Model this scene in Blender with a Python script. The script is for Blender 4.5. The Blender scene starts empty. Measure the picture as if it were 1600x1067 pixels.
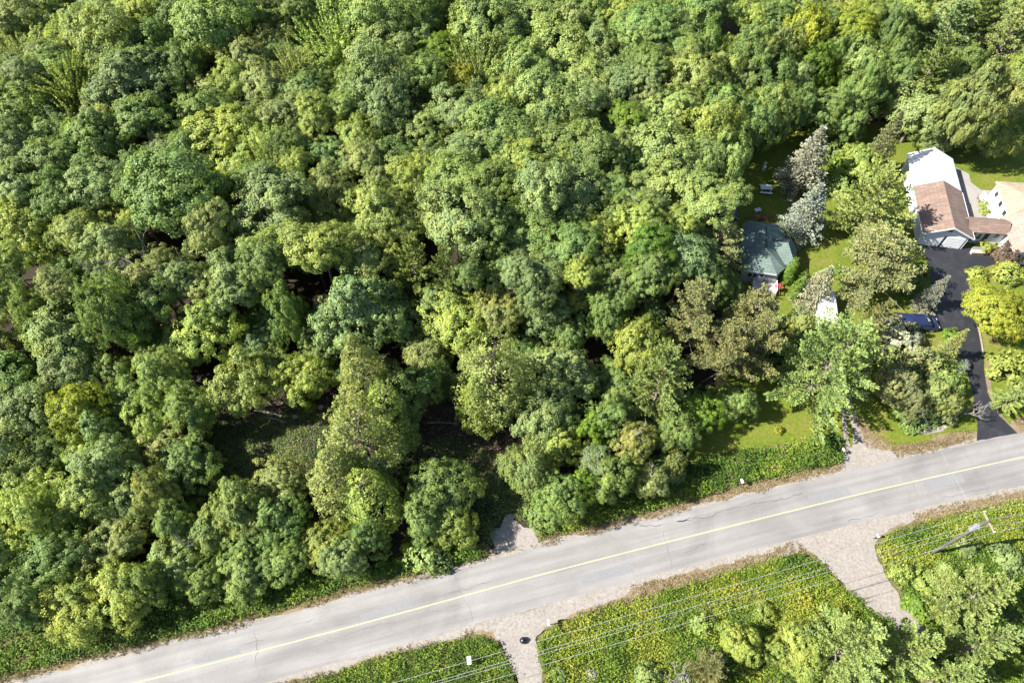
import bpy, bmesh, math, random
import numpy as np
from mathutils import Vector, Matrix, Quaternion

# ------------------------------------------------------------------ camera, sky, sun, exposure
scn = bpy.context.scene
COL = scn.collection
CAM_H, TILT, FPX = 73.0, math.radians(33.0), 1067.0
cam_d = bpy.data.cameras.new('camera'); cam = bpy.data.objects.new('camera', cam_d); COL.objects.link(cam)
cam.location = (0, 0, CAM_H); cam.rotation_euler = (TILT, 0, 0)
cam_d.sensor_width = 36.0; cam_d.lens = 24.0; cam_d.clip_start = 0.5; cam_d.clip_end = 2000
scn.camera = cam

SUN_EL = math.radians(43.0); SUN_DIR = Vector((-1.0, -0.14, 0)).normalized()      # where the sun stands
world = bpy.data.worlds.new('World'); scn.world = world; world.use_nodes = True
wn = world.node_tree; bg = wn.nodes['Background']; bg.inputs[1].default_value = 0.072
sky = wn.nodes.new('ShaderNodeTexSky'); sky.sky_type = 'NISHITA'; sky.sun_disc = False
sky.sun_elevation = SUN_EL; sky.sun_rotation = math.atan2(SUN_DIR.x, SUN_DIR.y)
wn.links.new(sky.outputs[0], bg.inputs[0])
sun_d = bpy.data.lights.new('sun', 'SUN'); sun_d.energy = 5.0; sun_d.angle = math.radians(0.55); sun_d.color = (1, 0.95, 0.87)
sun = bpy.data.objects.new('sun', sun_d); COL.objects.link(sun); sun.location = (-60, 0, 90)
sv = Vector((SUN_DIR.x*math.cos(SUN_EL), SUN_DIR.y*math.cos(SUN_EL), math.sin(SUN_EL)))
sun.rotation_euler = (-sv).to_track_quat('-Z', 'Y').to_euler()
scn.view_settings.view_transform = 'Standard'; scn.view_settings.look = 'None'
scn.view_settings.exposure = 1.72; scn.view_settings.gamma = 1.0; scn.view_settings.use_curve_mapping = False
scn.cycles.max_bounces = 6; scn.cycles.diffuse_bounces = 3; scn.cycles.transmission_bounces = 3
scn.cycles.transparent_max_bounces = 4; scn.cycles.glossy_bounces = 2

# ------------------------------------------------------------------ helpers
RNG = np.random.default_rng(7)
CT, ST = math.cos(TILT), math.sin(TILT)
def at(px, py, z=0.0):
    """ground-plan position of the point seen at a pixel of the photograph, at height z"""
    u = (px-800)/FPX; v = (533.5-py)/FPX
    dz = v*ST-CT; t = (z-CAM_H)/dz
    return (u*t, (v*CT+ST)*t)
def mpp(px, py, z=0.0):
    v = (533.5-py)/FPX; return ((z-CAM_H)/(v*ST-CT))/FPX
def proj(x, y, z):
    dy, dz = y, z-CAM_H
    cy = dy*CT+dz*ST; cz = -dy*ST+dz*CT
    return 800+FPX*x/(-cz), 533.5-FPX*cy/(-cz)
def tag(o, label=None, cat=None, group=None, kind=None):
    if label: o['label'] = label
    if cat: o['category'] = cat
    if group: o['group'] = group
    if kind: o['kind'] = kind
    return o
def empty(name, loc, rz=0.0):
    o = bpy.data.objects.new(name, None); COL.objects.link(o); o.location = loc; o.rotation_euler = (0, 0, rz)
    o.empty_display_size = 0.5
    return o
def link(name, me, parent=None, mat=None, loc=None):
    o = bpy.data.objects.new(name, me); COL.objects.link(o)
    if mat is not None and not me.materials: me.materials.append(mat)
    if parent is not None: o.parent = parent
    if loc is not None: o.location = loc
    return o
def mesh_np(name, V, F, tint=None, smooth=False):
    """V (n,3); F (m,k) all faces with k corners"""
    V = np.asarray(V, np.float32); F = np.asarray(F, np.int32); m, k = F.shape
    me = bpy.data.meshes.new(name)
    me.vertices.add(len(V)); me.vertices.foreach_set('co', V.ravel())
    me.loops.add(m*k); me.loops.foreach_set('vertex_index', F.ravel())
    me.polygons.add(m); me.polygons.foreach_set('loop_start', np.arange(0, m*k, k, dtype=np.int32))
    if tint is not None:
        a = me.attributes.new('tint', 'FLOAT', 'FACE'); a.data.foreach_set('value', np.asarray(tint, np.float32))
    me.update(calc_edges=True)
    if smooth: me.polygons.foreach_set('use_smooth', np.ones(m, bool))
    return me
def nrm(a):
    return a/np.maximum(np.linalg.norm(a, axis=-1, keepdims=True), 1e-9)
def vnoise(x, y, seed=0):
    x = np.asarray(x, float); y = np.asarray(y, float)
    xi = np.floor(x); yi = np.floor(y); fx = x-xi; fy = y-yi
    fx = fx*fx*(3-2*fx); fy = fy*fy*(3-2*fy)
    def h(a, b):
        s = np.sin(a*127.1+b*311.7+seed*74.7)*43758.5453
        return s-np.floor(s)
    return (h(xi, yi)*(1-fx)+h(xi+1, yi)*fx)*(1-fy)+(h(xi, yi+1)*(1-fx)+h(xi+1, yi+1)*fx)*fy

# ------------------------------------------------------------------ materials
def new_mat(name):
    m = bpy.data.materials.new(name); m.use_nodes = True
    nt = m.node_tree; b = nt.nodes['Principled BSDF']
    return m, nt, b
def N(nt, t, **kw):
    n = nt.nodes.new(t)
    for k, v in kw.items(): setattr(n, k, v)
    return n
def ramp(nt, fac, stops):
    r = N(nt, 'ShaderNodeValToRGB'); e = r.color_ramp.elements
    while len(e) < len(stops): e.new(0.5)
    for i, (p, c) in enumerate(stops):
        e[i].position = p; e[i].color = (c[0], c[1], c[2], 1)
    nt.links.new(fac, r.inputs[0]); return r.outputs[0]
def noise(nt, scale, detail=4, rough=0.6, vec=None, dist=0.0):
    n = N(nt, 'ShaderNodeTexNoise'); n.inputs['Scale'].default_value = scale; n.inputs['Detail'].default_value = detail
    n.inputs['Roughness'].default_value = rough; n.inputs['Distortion'].default_value = dist
    if vec is None:
        g = N(nt, 'ShaderNodeNewGeometry'); vec = g.outputs['Position']
    nt.links.new(vec, n.inputs['Vector']); return n.outputs['Fac']
def mixc(nt, fac, a, b, mode='MIX'):
    m = N(nt, 'ShaderNodeMix', data_type='RGBA', blend_type=mode)
    for s, v in ((0, fac), (6, a), (7, b)):
        if isinstance(v, (int, float)): m.inputs[s].default_value = v
        elif isinstance(v, tuple): m.inputs[s].default_value = (*v, 1)
        else: nt.links.new(v, m.inputs[s])
    return m.outputs[2]
def bump(nt, b, h, strength=0.4, dist=0.05):
    n = N(nt, 'ShaderNodeBump'); n.inputs['Strength'].default_value = strength; n.inputs['Distance'].default_value = dist
    nt.links.new(h, n.inputs['Height']); nt.links.new(n.outputs[0], b.inputs['Normal'])
def plain(name, col, rough=0.6, var=0.15, scale=3.0, metal=0.0, spec=0.4):
    m, nt, b = new_mat(name)
    f = noise(nt, scale, 5)
    lo = tuple(c*(1-var) for c in col); hi = tuple(min(1, c*(1+var)) for c in col)
    nt.links.new(ramp(nt, f, [(0.3, lo), (0.7, hi)]), b.inputs['Base Color'])
    b.inputs['Roughness'].default_value = rough; b.inputs['Metallic'].default_value = metal
    b.inputs['Specular IOR Level'].default_value = spec
    return m
def surf(name, stops_big, stops_fine, sbig=0.25, sfine=6.0, fine=0.5, rough=0.95, bmp=0.5, extra=None):
    """ground-like surface: broad patches multiplied by fine grain"""
    m, nt, b = new_mat(name)
    big = ramp(nt, noise(nt, sbig, 6, 0.62, dist=0.6), stops_big)
    fn = noise(nt, sfine, 6, 0.7)
    fi = ramp(nt, fn, stops_fine)
    c = mixc(nt, fine, big, fi, 'MIX')
    if extra: c = extra(nt, c)
    nt.links.new(c, b.inputs['Base Color']); b.inputs['Roughness'].default_value = rough
    b.inputs['Specular IOR Level'].default_value = 0.2
    if bmp: bump(nt, b, fn, bmp, 0.08)
    return m

M = {}
M['forest_floor'] = surf('forest_floor', [(0.3, (0.016, 0.011, 0.007)), (0.55, (0.034, 0.025, 0.016)), (0.72, (0.050, 0.042, 0.023))],
                         [(0.35, (0.010, 0.007, 0.005)), (0.55, (0.036, 0.028, 0.018)), (0.72, (0.10, 0.08, 0.055))], 0.3, 5.0, 0.6)
M['lawn'] = surf('lawn', [(0.34, (0.050, 0.088, 0.007)), (0.46, (0.085, 0.118, 0.009)), (0.56, (0.118, 0.128, 0.018)), (0.66, (0.165, 0.132, 0.048))],
                 [(0.32, (0.030, 0.052, 0.005)), (0.5, (0.085, 0.11, 0.012)), (0.7, (0.165, 0.165, 0.035))], 0.22, 2.6, 0.5)
M['verge'] = surf('verge_soil', [(0.35, (0.06, 0.07, 0.02)), (0.65, (0.13, 0.11, 0.045))], [(0.3, (0.03, 0.035, 0.012)), (0.7, (0.16, 0.14, 0.06))], 0.4, 6.0, 0.5)
M['drygrass_soil'] = surf('dry_soil', [(0.35, (0.109, 0.083, 0.042)), (0.65, (0.192, 0.147, 0.096))], [(0.3, (0.077, 0.061, 0.032)), (0.7, (0.243, 0.192, 0.122))], 0.5, 5.0, 0.5)
M['gravel'] = surf('pale_gravel', [(0.3, (0.170, 0.152, 0.135)), (0.6, (0.225, 0.204, 0.184)), (0.75, (0.265, 0.243, 0.222))],
                   [(0.3, (0.095, 0.083, 0.070)), (0.5, (0.205, 0.185, 0.165)), (0.72, (0.30, 0.277, 0.255))], 0.5, 3.2, 0.55)
M['gravel_grey'] = surf('sandy_gravel', [(0.3, (0.085, 0.072, 0.052)), (0.55, (0.15, 0.128, 0.100)), (0.75, (0.22, 0.195, 0.165))],
                        [(0.3, (0.06, 0.05, 0.036)), (0.5, (0.14, 0.12, 0.095)), (0.72, (0.23, 0.205, 0.175))], 0.6, 3.0, 0.5)

def asphalt_road():
    m, nt, b = new_mat('worn_asphalt')
    big = ramp(nt, noise(nt, 0.12, 6, 0.6, dist=1.0), [(0.30, (0.140, 0.134, 0.129)), (0.5, (0.176, 0.168, 0.162)), (0.7, (0.208, 0.199, 0.192))])
    # lengthwise wear: noise stretched along the road
    tc = N(nt, 'ShaderNodeNewGeometry'); mp = N(nt, 'ShaderNodeMapping'); mp.vector_type = 'TEXTURE'
    mp.inputs['Rotation'].default_value = (0, 0, math.radians(13.9)); mp.inputs['Scale'].default_value = (22, 0.9, 1)
    nt.links.new(tc.outputs['Position'], mp.inputs['Vector'])
    st = ramp(nt, noise(nt, 1.0, 5, 0.6, vec=mp.outputs[0]), [(0.32, (0.74, 0.74, 0.75)), (0.66, (1.14, 1.14, 1.14))])
    c = mixc(nt, 0.75, big, st, 'MULTIPLY')
    fn = noise(nt, 9.0, 4, 0.75)
    c = mixc(nt, 0.6, c, ramp(nt, fn, [(0.3, (0.78, 0.78, 0.78)), (0.7, (1.16, 1.16, 1.16))]), 'MULTIPLY')
    nt.links.new(c, b.inputs['Base Color']); b.inputs['Roughness'].default_value = 0.85
    bump(nt, b, fn, 0.25, 0.02); return m
M['road'] = asphalt_road()
def asphalt_new():
    m, nt, b = new_mat('fresh_asphalt')
    big = ramp(nt, noise(nt, 0.4, 6, 0.65, dist=1.2), [(0.35, (0.008, 0.009, 0.013)), (0.55, (0.014, 0.0145, 0.019)), (0.75, (0.036, 0.035, 0.039))])
    fn = noise(nt, 10, 4, 0.7)
    c = mixc(nt, 0.5, big, ramp(nt, fn, [(0.3, (0.7, 0.7, 0.7)), (0.7, (1.3, 1.3, 1.3))]), 'MULTIPLY')
    nt.links.new(c, b.inputs['Base Color']); b.inputs['Roughness'].default_value = 0.7
    bump(nt, b, fn, 0.3, 0.02); return m
M['fresh_asphalt'] = asphalt_new()
M['concrete'] = surf('concrete', [(0.3, (0.187, 0.174, 0.162)), (0.7, (0.255, 0.238, 0.221))], [(0.3, (0.162, 0.149, 0.136)), (0.7, (0.272, 0.255, 0.238))], 0.4, 6, 0.4, 0.85, 0.15)
M['yellow_paint'] = surf('yellow_paint', [(0.3, (0.30, 0.275, 0.165)), (0.7, (0.38, 0.345, 0.20))], [(0.3, (0.21, 0.20, 0.165)), (0.6, (0.38, 0.345, 0.20))], 0.5, 4, 0.6, 0.8, 0)
M['crack'] = surf('crack_filler', [(0.3, (0.075, 0.072, 0.075)), (0.7, (0.13, 0.127, 0.13))], [(0.3, (0.07, 0.07, 0.07)), (0.7, (0.17, 0.165, 0.168))], 1.0, 6, 0.4, 0.9, 0)

def leaf_mat(name, trans=0.34, rough=0.55, lo=(0.56, 0.60, 0.62), hi=(1.44, 1.38, 1.18), spec=0.25):
    m, nt, b = new_mat(name)
    oi = N(nt, 'ShaderNodeObjectInfo'); at_ = N(nt, 'ShaderNodeAttribute'); at_.attribute_name = 'tint'
    r = ramp(nt, at_.outputs['Fac'], [(0.0, lo), (1.0, hi)])
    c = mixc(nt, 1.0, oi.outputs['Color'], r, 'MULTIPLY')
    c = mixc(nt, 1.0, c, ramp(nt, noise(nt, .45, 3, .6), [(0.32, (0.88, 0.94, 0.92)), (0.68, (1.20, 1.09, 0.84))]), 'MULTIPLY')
    nt.links.new(c, b.inputs['Base Color']); b.inputs['Roughness'].default_value = rough
    b.inputs['Specular IOR Level'].default_value = spec
    t = N(nt, 'ShaderNodeBsdfTranslucent')
    tc = mixc(nt, 1.0, c, (1.15, 1.2, 0.55), 'MULTIPLY'); nt.links.new(tc, t.inputs['Color'])
    mx = N(nt, 'ShaderNodeMixShader'); mx.inputs[0].default_value = trans
    nt.links.new(b.outputs[0], mx.inputs[1]); nt.links.new(t.outputs[0], mx.inputs[2])
    nt.links.new(mx.outputs[0], nt.nodes['Material Output'].inputs['Surface'])
    return m
M['leaf'] = leaf_mat('broad_leaves')
M['needle'] = leaf_mat('needles', 0.12, 0.6, (0.62, 0.64, 0.60), (1.42, 1.36, 1.2), 0.2)
def scatter_mat(name, stops, trans=0.25):
    m, nt, b = new_mat(name)
    at_ = N(nt, 'ShaderNodeAttribute'); at_.attribute_name = 'tint'
    c = ramp(nt, at_.outputs['Fac'], stops)
    nt.links.new(c, b.inputs['Base Color']); b.inputs['Roughness'].default_value = 0.6
    b.inputs['Specular IOR Level'].default_value = 0.2
    t = N(nt, 'ShaderNodeBsdfTranslucent'); nt.links.new(c, t.inputs['Color'])
    mx = N(nt, 'ShaderNodeMixShader'); mx.inputs[0].default_value = trans
    nt.links.new(b.outputs[0], mx.inputs[1]); nt.links.new(t.outputs[0], mx.inputs[2])
    nt.links.new(mx.outputs[0], nt.nodes['Material Output'].inputs['Surface'])
    return m
M['weeds'] = scatter_mat('weeds', [(0.0, (0.048, 0.098, 0.016)), (0.35, (0.115, 0.19, 0.024)), (0.7, (0.205, 0.26, 0.030)), (1.0, (0.29, 0.29, 0.045))])
M['undergrowth'] = scatter_mat('undergrowth', [(0.0, (0.06, 0.10, 0.028)), (0.5, (0.125, 0.19, 0.045)), (1.0, (0.22, 0.24, 0.08))])
M['dry_grass'] = scatter_mat('dry_grass', [(0.0, (0.136, 0.106, 0.043)), (0.5, (0.255, 0.200, 0.102)), (0.85, (0.357, 0.281, 0.187)), (1.0, (0.170, 0.170, 0.051))])
M['litter'] = scatter_mat('leaf_litter', [(0.0, (0.045, 0.03, 0.02)), (0.5, (0.12, 0.088, 0.06)), (1.0, (0.28, 0.225, 0.17))], 0.1)
M['bark'] = plain('grey_brown_bark', (0.15, 0.12, 0.095), 0.9, 0.4, 6)
M['pine_bark'] = plain('pinkish_pine_bark', (0.22, 0.175, 0.15), 0.9, 0.3, 5)
M['dead_wood'] = plain('bleached_dead_wood', (0.24, 0.225, 0.21), 0.85, 0.25, 5)
M['white_paint'] = plain('white_painted_siding', (0.54, 0.55, 0.56), 0.55, 0.04, 2)
M['white_metal'] = plain('white_metal_roof', (0.56, 0.57, 0.59), 0.4, 0.03, 1)
M['grey_siding'] = plain('grey_siding', (0.28, 0.295, 0.31), 0.7, 0.06, 2)
M['dark_glass'] = plain('dark_window_glass', (0.02, 0.025, 0.03), 0.08, 0.1, 1, 0, 0.8)
M['dark_trim'] = plain('dark_trim', (0.03, 0.035, 0.035), 0.6)
M['pale_wood'] = plain('pale_weathered_wood', (0.36, 0.34, 0.31), 0.8, 0.12, 4)
M['grey_wood'] = plain('grey_weathered_wood', (0.10, 0.093, 0.083), 0.8, 0.2, 4)
M['grey_edge'] = plain('sandy_timber', (0.22, 0.19, 0.15), 0.85, 0.2, 4)
M['brown_wood'] = plain('brown_wood', (0.16, 0.10, 0.06), 0.8, 0.25, 4)
M['rock'] = plain('grey_rock', (0.17, 0.16, 0.15), 0.9, 0.3, 3)
M['red'] = plain('dull_red', (0.30, 0.035, 0.04), 0.6, 0.25, 5)
M['firewood'] = plain('reddish_brush', (0.22, 0.10, 0.075), 0.9, 0.4, 5)
M['navy'] = plain('navy_car_paint', (0.012, 0.018, 0.055), 0.22, 0.05, 1, 0.0, 0.6)
M['tyre'] = plain('tyre_rubber', (0.02, 0.02, 0.02), 0.8)
M['rim'] = plain('wheel_rim', (0.5, 0.5, 0.52), 0.35, 0.05, 2, 0.8)
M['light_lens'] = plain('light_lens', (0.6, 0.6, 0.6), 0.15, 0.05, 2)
M['screen_glass'] = plain('windscreen_glass', (0.05, 0.055, 0.06), 0.03, 0.05, 1, 0.0, 1.0)
M['grey_metal'] = plain('galvanised_metal', (0.26, 0.27, 0.28), 0.45, 0.08, 3, 0.3)
M['wire'] = plain('aluminium_wire', (0.30, 0.30, 0.29), 0.5, 0.05, 1, 0.2)
M['black_plastic'] = plain('black_plastic', (0.012, 0.012, 0.013), 0.35, 0.1, 3)
M['soil'] = plain('brown_soil', (0.12, 0.08, 0.05), 0.95, 0.4, 4)

def shingles(name, c0, c1, scale=1.0):
    m, nt, b = new_mat(name)
    tc = N(nt, 'ShaderNodeTexCoord'); mp = N(nt, 'ShaderNodeMapping'); mp.inputs['Scale'].default_value = (scale,)*3
    nt.links.new(tc.outputs['Object'], mp.inputs['Vector'])
    br = N(nt, 'ShaderNodeTexBrick'); nt.links.new(mp.outputs[0], br.inputs['Vector'])
    br.inputs['Color1'].default_value = (*c0, 1); br.inputs['Color2'].default_value = (*c1, 1)
    br.inputs['Mortar'].default_value = (*[x*0.6 for x in c0], 1); br.inputs['Scale'].default_value = 1.0
    br.inputs['Brick Width'].default_value = 0.9; br.inputs['Row Height'].default_value = 0.30; br.inputs['Mortar Size'].default_value = 0.02
    w = ramp(nt, noise(nt, 0.8, 6, 0.65), [(0.3, (0.82, 0.82, 0.82)), (0.7, (1.15, 1.15, 1.15))])
    f = ramp(nt, noise(nt, 9, 3, 0.7), [(0.3, (0.85, 0.85, 0.85)), (0.7, (1.12, 1.12, 1.12))])
    c = mixc(nt, 1.0, mixc(nt, 1.0, br.outputs['Color'], w, 'MULTIPLY'), f, 'MULTIPLY')
    nt.links.new(c, b.inputs['Base Color']); b.inputs['Roughness'].default_value = 0.85
    return m
M['green_shingle'] = shingles('green_shingles', (0.098, 0.140, 0.123), (0.123, 0.170, 0.149))
M['brown_shingle'] = shingles('brown_shingles', (0.140, 0.095, 0.073), (0.185, 0.130, 0.105))
M['pink_shingle'] = shingles('pinkish_brown_shingles', (0.238, 0.169, 0.137), (0.274, 0.202, 0.166))
M['tan_shingle'] = shingles('tan_shingles', (0.25, 0.20, 0.14), (0.29, 0.24, 0.175))
M['black_shingle'] = shingles('charcoal_shingles', (0.03, 0.036, 0.045), (0.045, 0.05, 0.06))

# ------------------------------------------------------------------ ground, roads, lawns (the setting)
def densify(pts, step=0.5, jit=0.0, seed=0, closed=True, smooth=True):
    P = [np.array(p, float) for p in pts]; n = len(P); out = []
    rng_i = range(n if closed else n-1)
    for i in rng_i:
        if closed: p0, p1, p2, p3 = P[i-1], P[i], P[(i+1) % n], P[(i+2) % n]
        else: p0, p1, p2, p3 = P[max(i-1, 0)], P[i], P[i+1], P[min(i+2, n-1)]
        k = max(1, int(np.linalg.norm(p2-p1)/step))
        for j in range(k):
            t = j/k
            if smooth:
                q = 0.5*((2*p1)+(-p0+p2)*t+(2*p0-5*p1+4*p2-p3)*t*t+(-p0+3*p1-3*p2+p3)*t**3)
            else: q = p1*(1-t)+p2*t
            out.append(q)
    if not closed: out.append(P[-1])
    out = np.array(out)
    if jit:
        dx = (vnoise(out[:, 0]*1.3, out[:, 1]*1.3, seed)-.5)+0.6*(vnoise(out[:, 0]*4, out[:, 1]*4, seed+3)-.5)
        dy = (vnoise(out[:, 0]*1.3, out[:, 1]*1.3, seed+11)-.5)+0.6*(vnoise(out[:, 0]*4, out[:, 1]*4, seed+17)-.5)
        out = out+np.stack([dx, dy], 1)*jit*1.6
    return out
def sheet_xy(name, pts, z, mat, kind='structure', parent=None):
    bm = bmesh.new(); vs = [bm.verts.new((p[0], p[1], z)) for p in pts]
    es = [bm.edges.new((vs[i], vs[(i+1) % len(vs)])) for i in range(len(vs))]
    bmesh.ops.triangle_fill(bm, use_beauty=True, use_dissolve=False, edges=es)
    for f in bm.faces:
        if f.normal.z < 0: f.normal_flip()
    me = bpy.data.meshes.new(name); bm.to_mesh(me); bm.free()
    o = link(name, me, parent, mat)
    if kind and parent is None: o['kind'] = kind
    return o
def sheet(name, px, z, mat, jit=0.25, seed=1, smooth=True, step=0.4):
    return sheet_xy(name, densify([at(*p) for p in px], step, jit, seed, True, smooth), z, mat)

bm = bmesh.new(); bmesh.ops.create_grid(bm, x_segments=8, y_segments=8, size=450)
me = bpy.data.meshes.new('ground'); bm.to_mesh(me); bm.free()
g = link('ground', me, None, M['forest_floor'], (0, 60, 0)); g['kind'] = 'structure'

CE = [(-130, -13.8), (-90, -4.6), (-60, 2.4), (-36.4, 8.2), (-25.3, 11.0), (-16.7, 13.2), (-5.3, 16.2), (4.5, 18.8), (18.6, 22.3), (32.6, 25.7), (42.8, 28.1), (58.8, 31.6), (90, 38.2), (130, 46.5)]
ce = densify(CE, 0.6, 0, 0, False)
tg = nrm(np.gradient(ce, axis=0)); nl = np.stack([-tg[:, 1], tg[:, 0]], 1)
def strip(a, b, jit=0.0, seed=0):
    """closed outline between the offsets a and b to the left of the road's centre line"""
    s = np.arange(len(ce))*0.6
    ja = (vnoise(s*0.5, s*0, seed)-.5+.7*(vnoise(s*1.6, s*0+5, seed)-.5))*jit
    jb = (vnoise(s*0.5, s*0+9, seed)-.5+.7*(vnoise(s*1.6, s*0+15, seed)-.5))*jit
    return np.concatenate([ce+nl*(a+ja)[:, None], (ce+nl*(b+jb)[:, None])[::-1]])
sheet_xy('verge', strip(-4.9, 4.2, 0.8, 2), 0.012, M['drygrass_soil'])
sheet_xy('road_shoulder', strip(-3.55, 3.1, 0.5, 4), 0.020, M['gravel'])
road = sheet_xy('road', strip(-2.95, 2.75, 0.10, 6), 0.032, M['road'])
line = sheet_xy('centre_line', strip(-0.065, 0.065, 0.02, 8), 0.037, M['yellow_paint'])

# lawns and verges
sheet('lawn', [(1080, 728), (1100, 650), (1125, 560), (1128, 340), (1158, 250), (1205, 198), (1420, 190), (1680, 185), (1690, 690), (1530, 684), (1420, 700), (1330, 726), (1318, 712), (1180, 722)], 0.008, M['lawn'], 0.35, 3)
sheet('verge_bank', [(-60, 1075), (-60, 985), (100, 955), (250, 910), (400, 895), (540, 900), (640, 870), (755, 850), (757, 878), (712, 886), (540, 926), (398, 969), (189, 1018), (34, 1056)], 0.016, M['verge'], 0.3, 5)
sheet('verge_bank', [(838, 845), (838, 800), (960, 780), (1060, 740), (1100, 712), (1180, 702), (1300, 678), (1318, 690), (1313, 726), (1161, 758), (1060, 788), (969, 812), (880, 838)], 0.016, M['verge'], 0.25, 6)
sheet('verge_bank', [(430, 1085), (560, 1036), (680, 1006), (745, 992), (775, 1000), (795, 1030), (815, 1085)], 0.016, M['verge'], 0.25, 7)
sheet('verge_bank', [(848, 1085), (840, 1010), (846, 988), (880, 970), (960, 942), (1100, 905), (1200, 874), (1250, 862), (1280, 874), (1308, 905), (1345, 940), (1405, 976), (1440, 1000), (1440, 1085)], 0.016, M['verge'], 0.25, 8)
sheet('verge_bank', [(1368, 852), (1385, 834), (1450, 812), (1600, 780), (1690, 765), (1690, 1085), (1500, 1085), (1430, 965), (1396, 920), (1374, 880)], 0.016, M['verge'], 0.25, 9)
# side drives
sheet('gravel_drive', [(700, 985), (760, 985), (778, 1000), (793, 1025), (812, 1075), (822, 1120), (860, 1120), (850, 1070), (839, 1012), (845, 985), (890, 962), (980, 930), (960, 915), (850, 940), (740, 968)], 0.024, M['gravel'], 0.25, 11)
sheet('gravel_drive', [(1215, 868), (1262, 860), (1286, 878), (1312, 908), (1345, 942), (1400, 985), (1450, 1020), (1480, 1000), (1428, 962), (1396, 915), (1371, 868), (1368, 846), (1392, 826), (1440, 805), (1380, 804), (1270, 832)], 0.024, M['gravel'], 0.25, 12)
sheet('gravel_entrance', [(770, 862), (774, 838), (780, 815), (790, 800), (804, 802), (818, 816), (838, 838), (836, 850), (800, 858)], 0.024, M['gravel'], 0.7, 13)
sheet('gravel_patch', [(786, 850), (790, 832), (812, 824), (838, 836), (826, 848), (800, 854)], 0.028, M['gravel'], 0.35, 14)
sheet('gravel_drive', [(1318, 738), (1321, 700), (1318, 672), (1313, 645), (1306, 612), (1299, 580), (1303, 578), (1311, 610), (1319, 642), (1323, 660), (1327, 690), (1331, 700), (1334, 684), (1330, 660), (1322, 625), (1316, 590), (1320, 588), (1330, 622), (1337, 650), (1345, 672), (1362, 694), (1400, 706), (1470, 702), (1522, 688), (1527, 696), (1462, 712), (1390, 726)], 0.024, M['gravel'], 0.22, 15, True, 0.3)
sheet('dry_bank', [(1322, 640), (1345, 655), (1362, 675), (1390, 695), (1450, 694), (1520, 682), (1522, 694), (1400, 712), (1350, 700)], 0.018, M['drygrass_soil'], 0.3, 16)
sheet('driveway', [(1436, 383), (1475, 385), (1512, 387), (1535, 389), (1551, 396), (1556, 412), (1535, 420), (1519, 428), (1514, 438), (1519, 470), (1527, 508), (1534, 545), (1537, 565), (1538, 585), (1545, 618), (1560, 648), (1590, 677), (1526, 689), (1527, 660), (1524, 640), (1518, 605), (1510, 580), (1500, 562), (1488, 540), (1476, 517), (1440, 513), (1396, 508), (1398, 488), (1436, 492), (1446, 486), (1456, 466), (1453, 430), (1446, 402)], 0.040, M['fresh_asphalt'], 0.05, 17, False)
sheet('patio', [(1494, 262), (1514, 272), (1517, 285), (1533, 297), (1560, 299), (1585, 345), (1512, 345), (1500, 300)], 0.030, M['concrete'], 0.03, 18, False)
sheet('side_path', [(1430, 330), (1440, 330), (1446, 372), (1441, 382), (1433, 380)], 0.030, M['concrete'], 0.05, 19, False)
sheet('dirt_edge', [(1538, 560), (1543, 560), (1548, 590), (1556, 630), (1575, 660), (1600, 676), (1590, 680), (1560, 652), (1544, 620)], 0.030, M['drygrass_soil'], 0.12, 20)

M['road_patch'] = surf('repaired_asphalt', [(0.3, (0.150, 0.150, 0.153)), (0.7, (0.178, 0.177, 0.180))], [(0.3, (0.115, 0.115, 0.118)), (0.7, (0.205, 0.203, 0.205))], .5, 5, .45, .85, .1)
for i, q in enumerate(([(905, 900), (985, 878), (992, 893), (912, 915)], [(1262, 775), (1322, 760), (1330, 772), (1268, 788)], [(560, 960), (640, 938), (646, 950), (566, 972)], [(1440, 750), (1500, 736), (1508, 752), (1448, 767)], [(300, 1030), (372, 1012), (378, 1020), (306, 1038)])):
    sheet_xy('asphalt_patch', densify([at(*p) for p in q], .3, .05, i, True, False), .0345, M['road_patch'], None, road)
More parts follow.
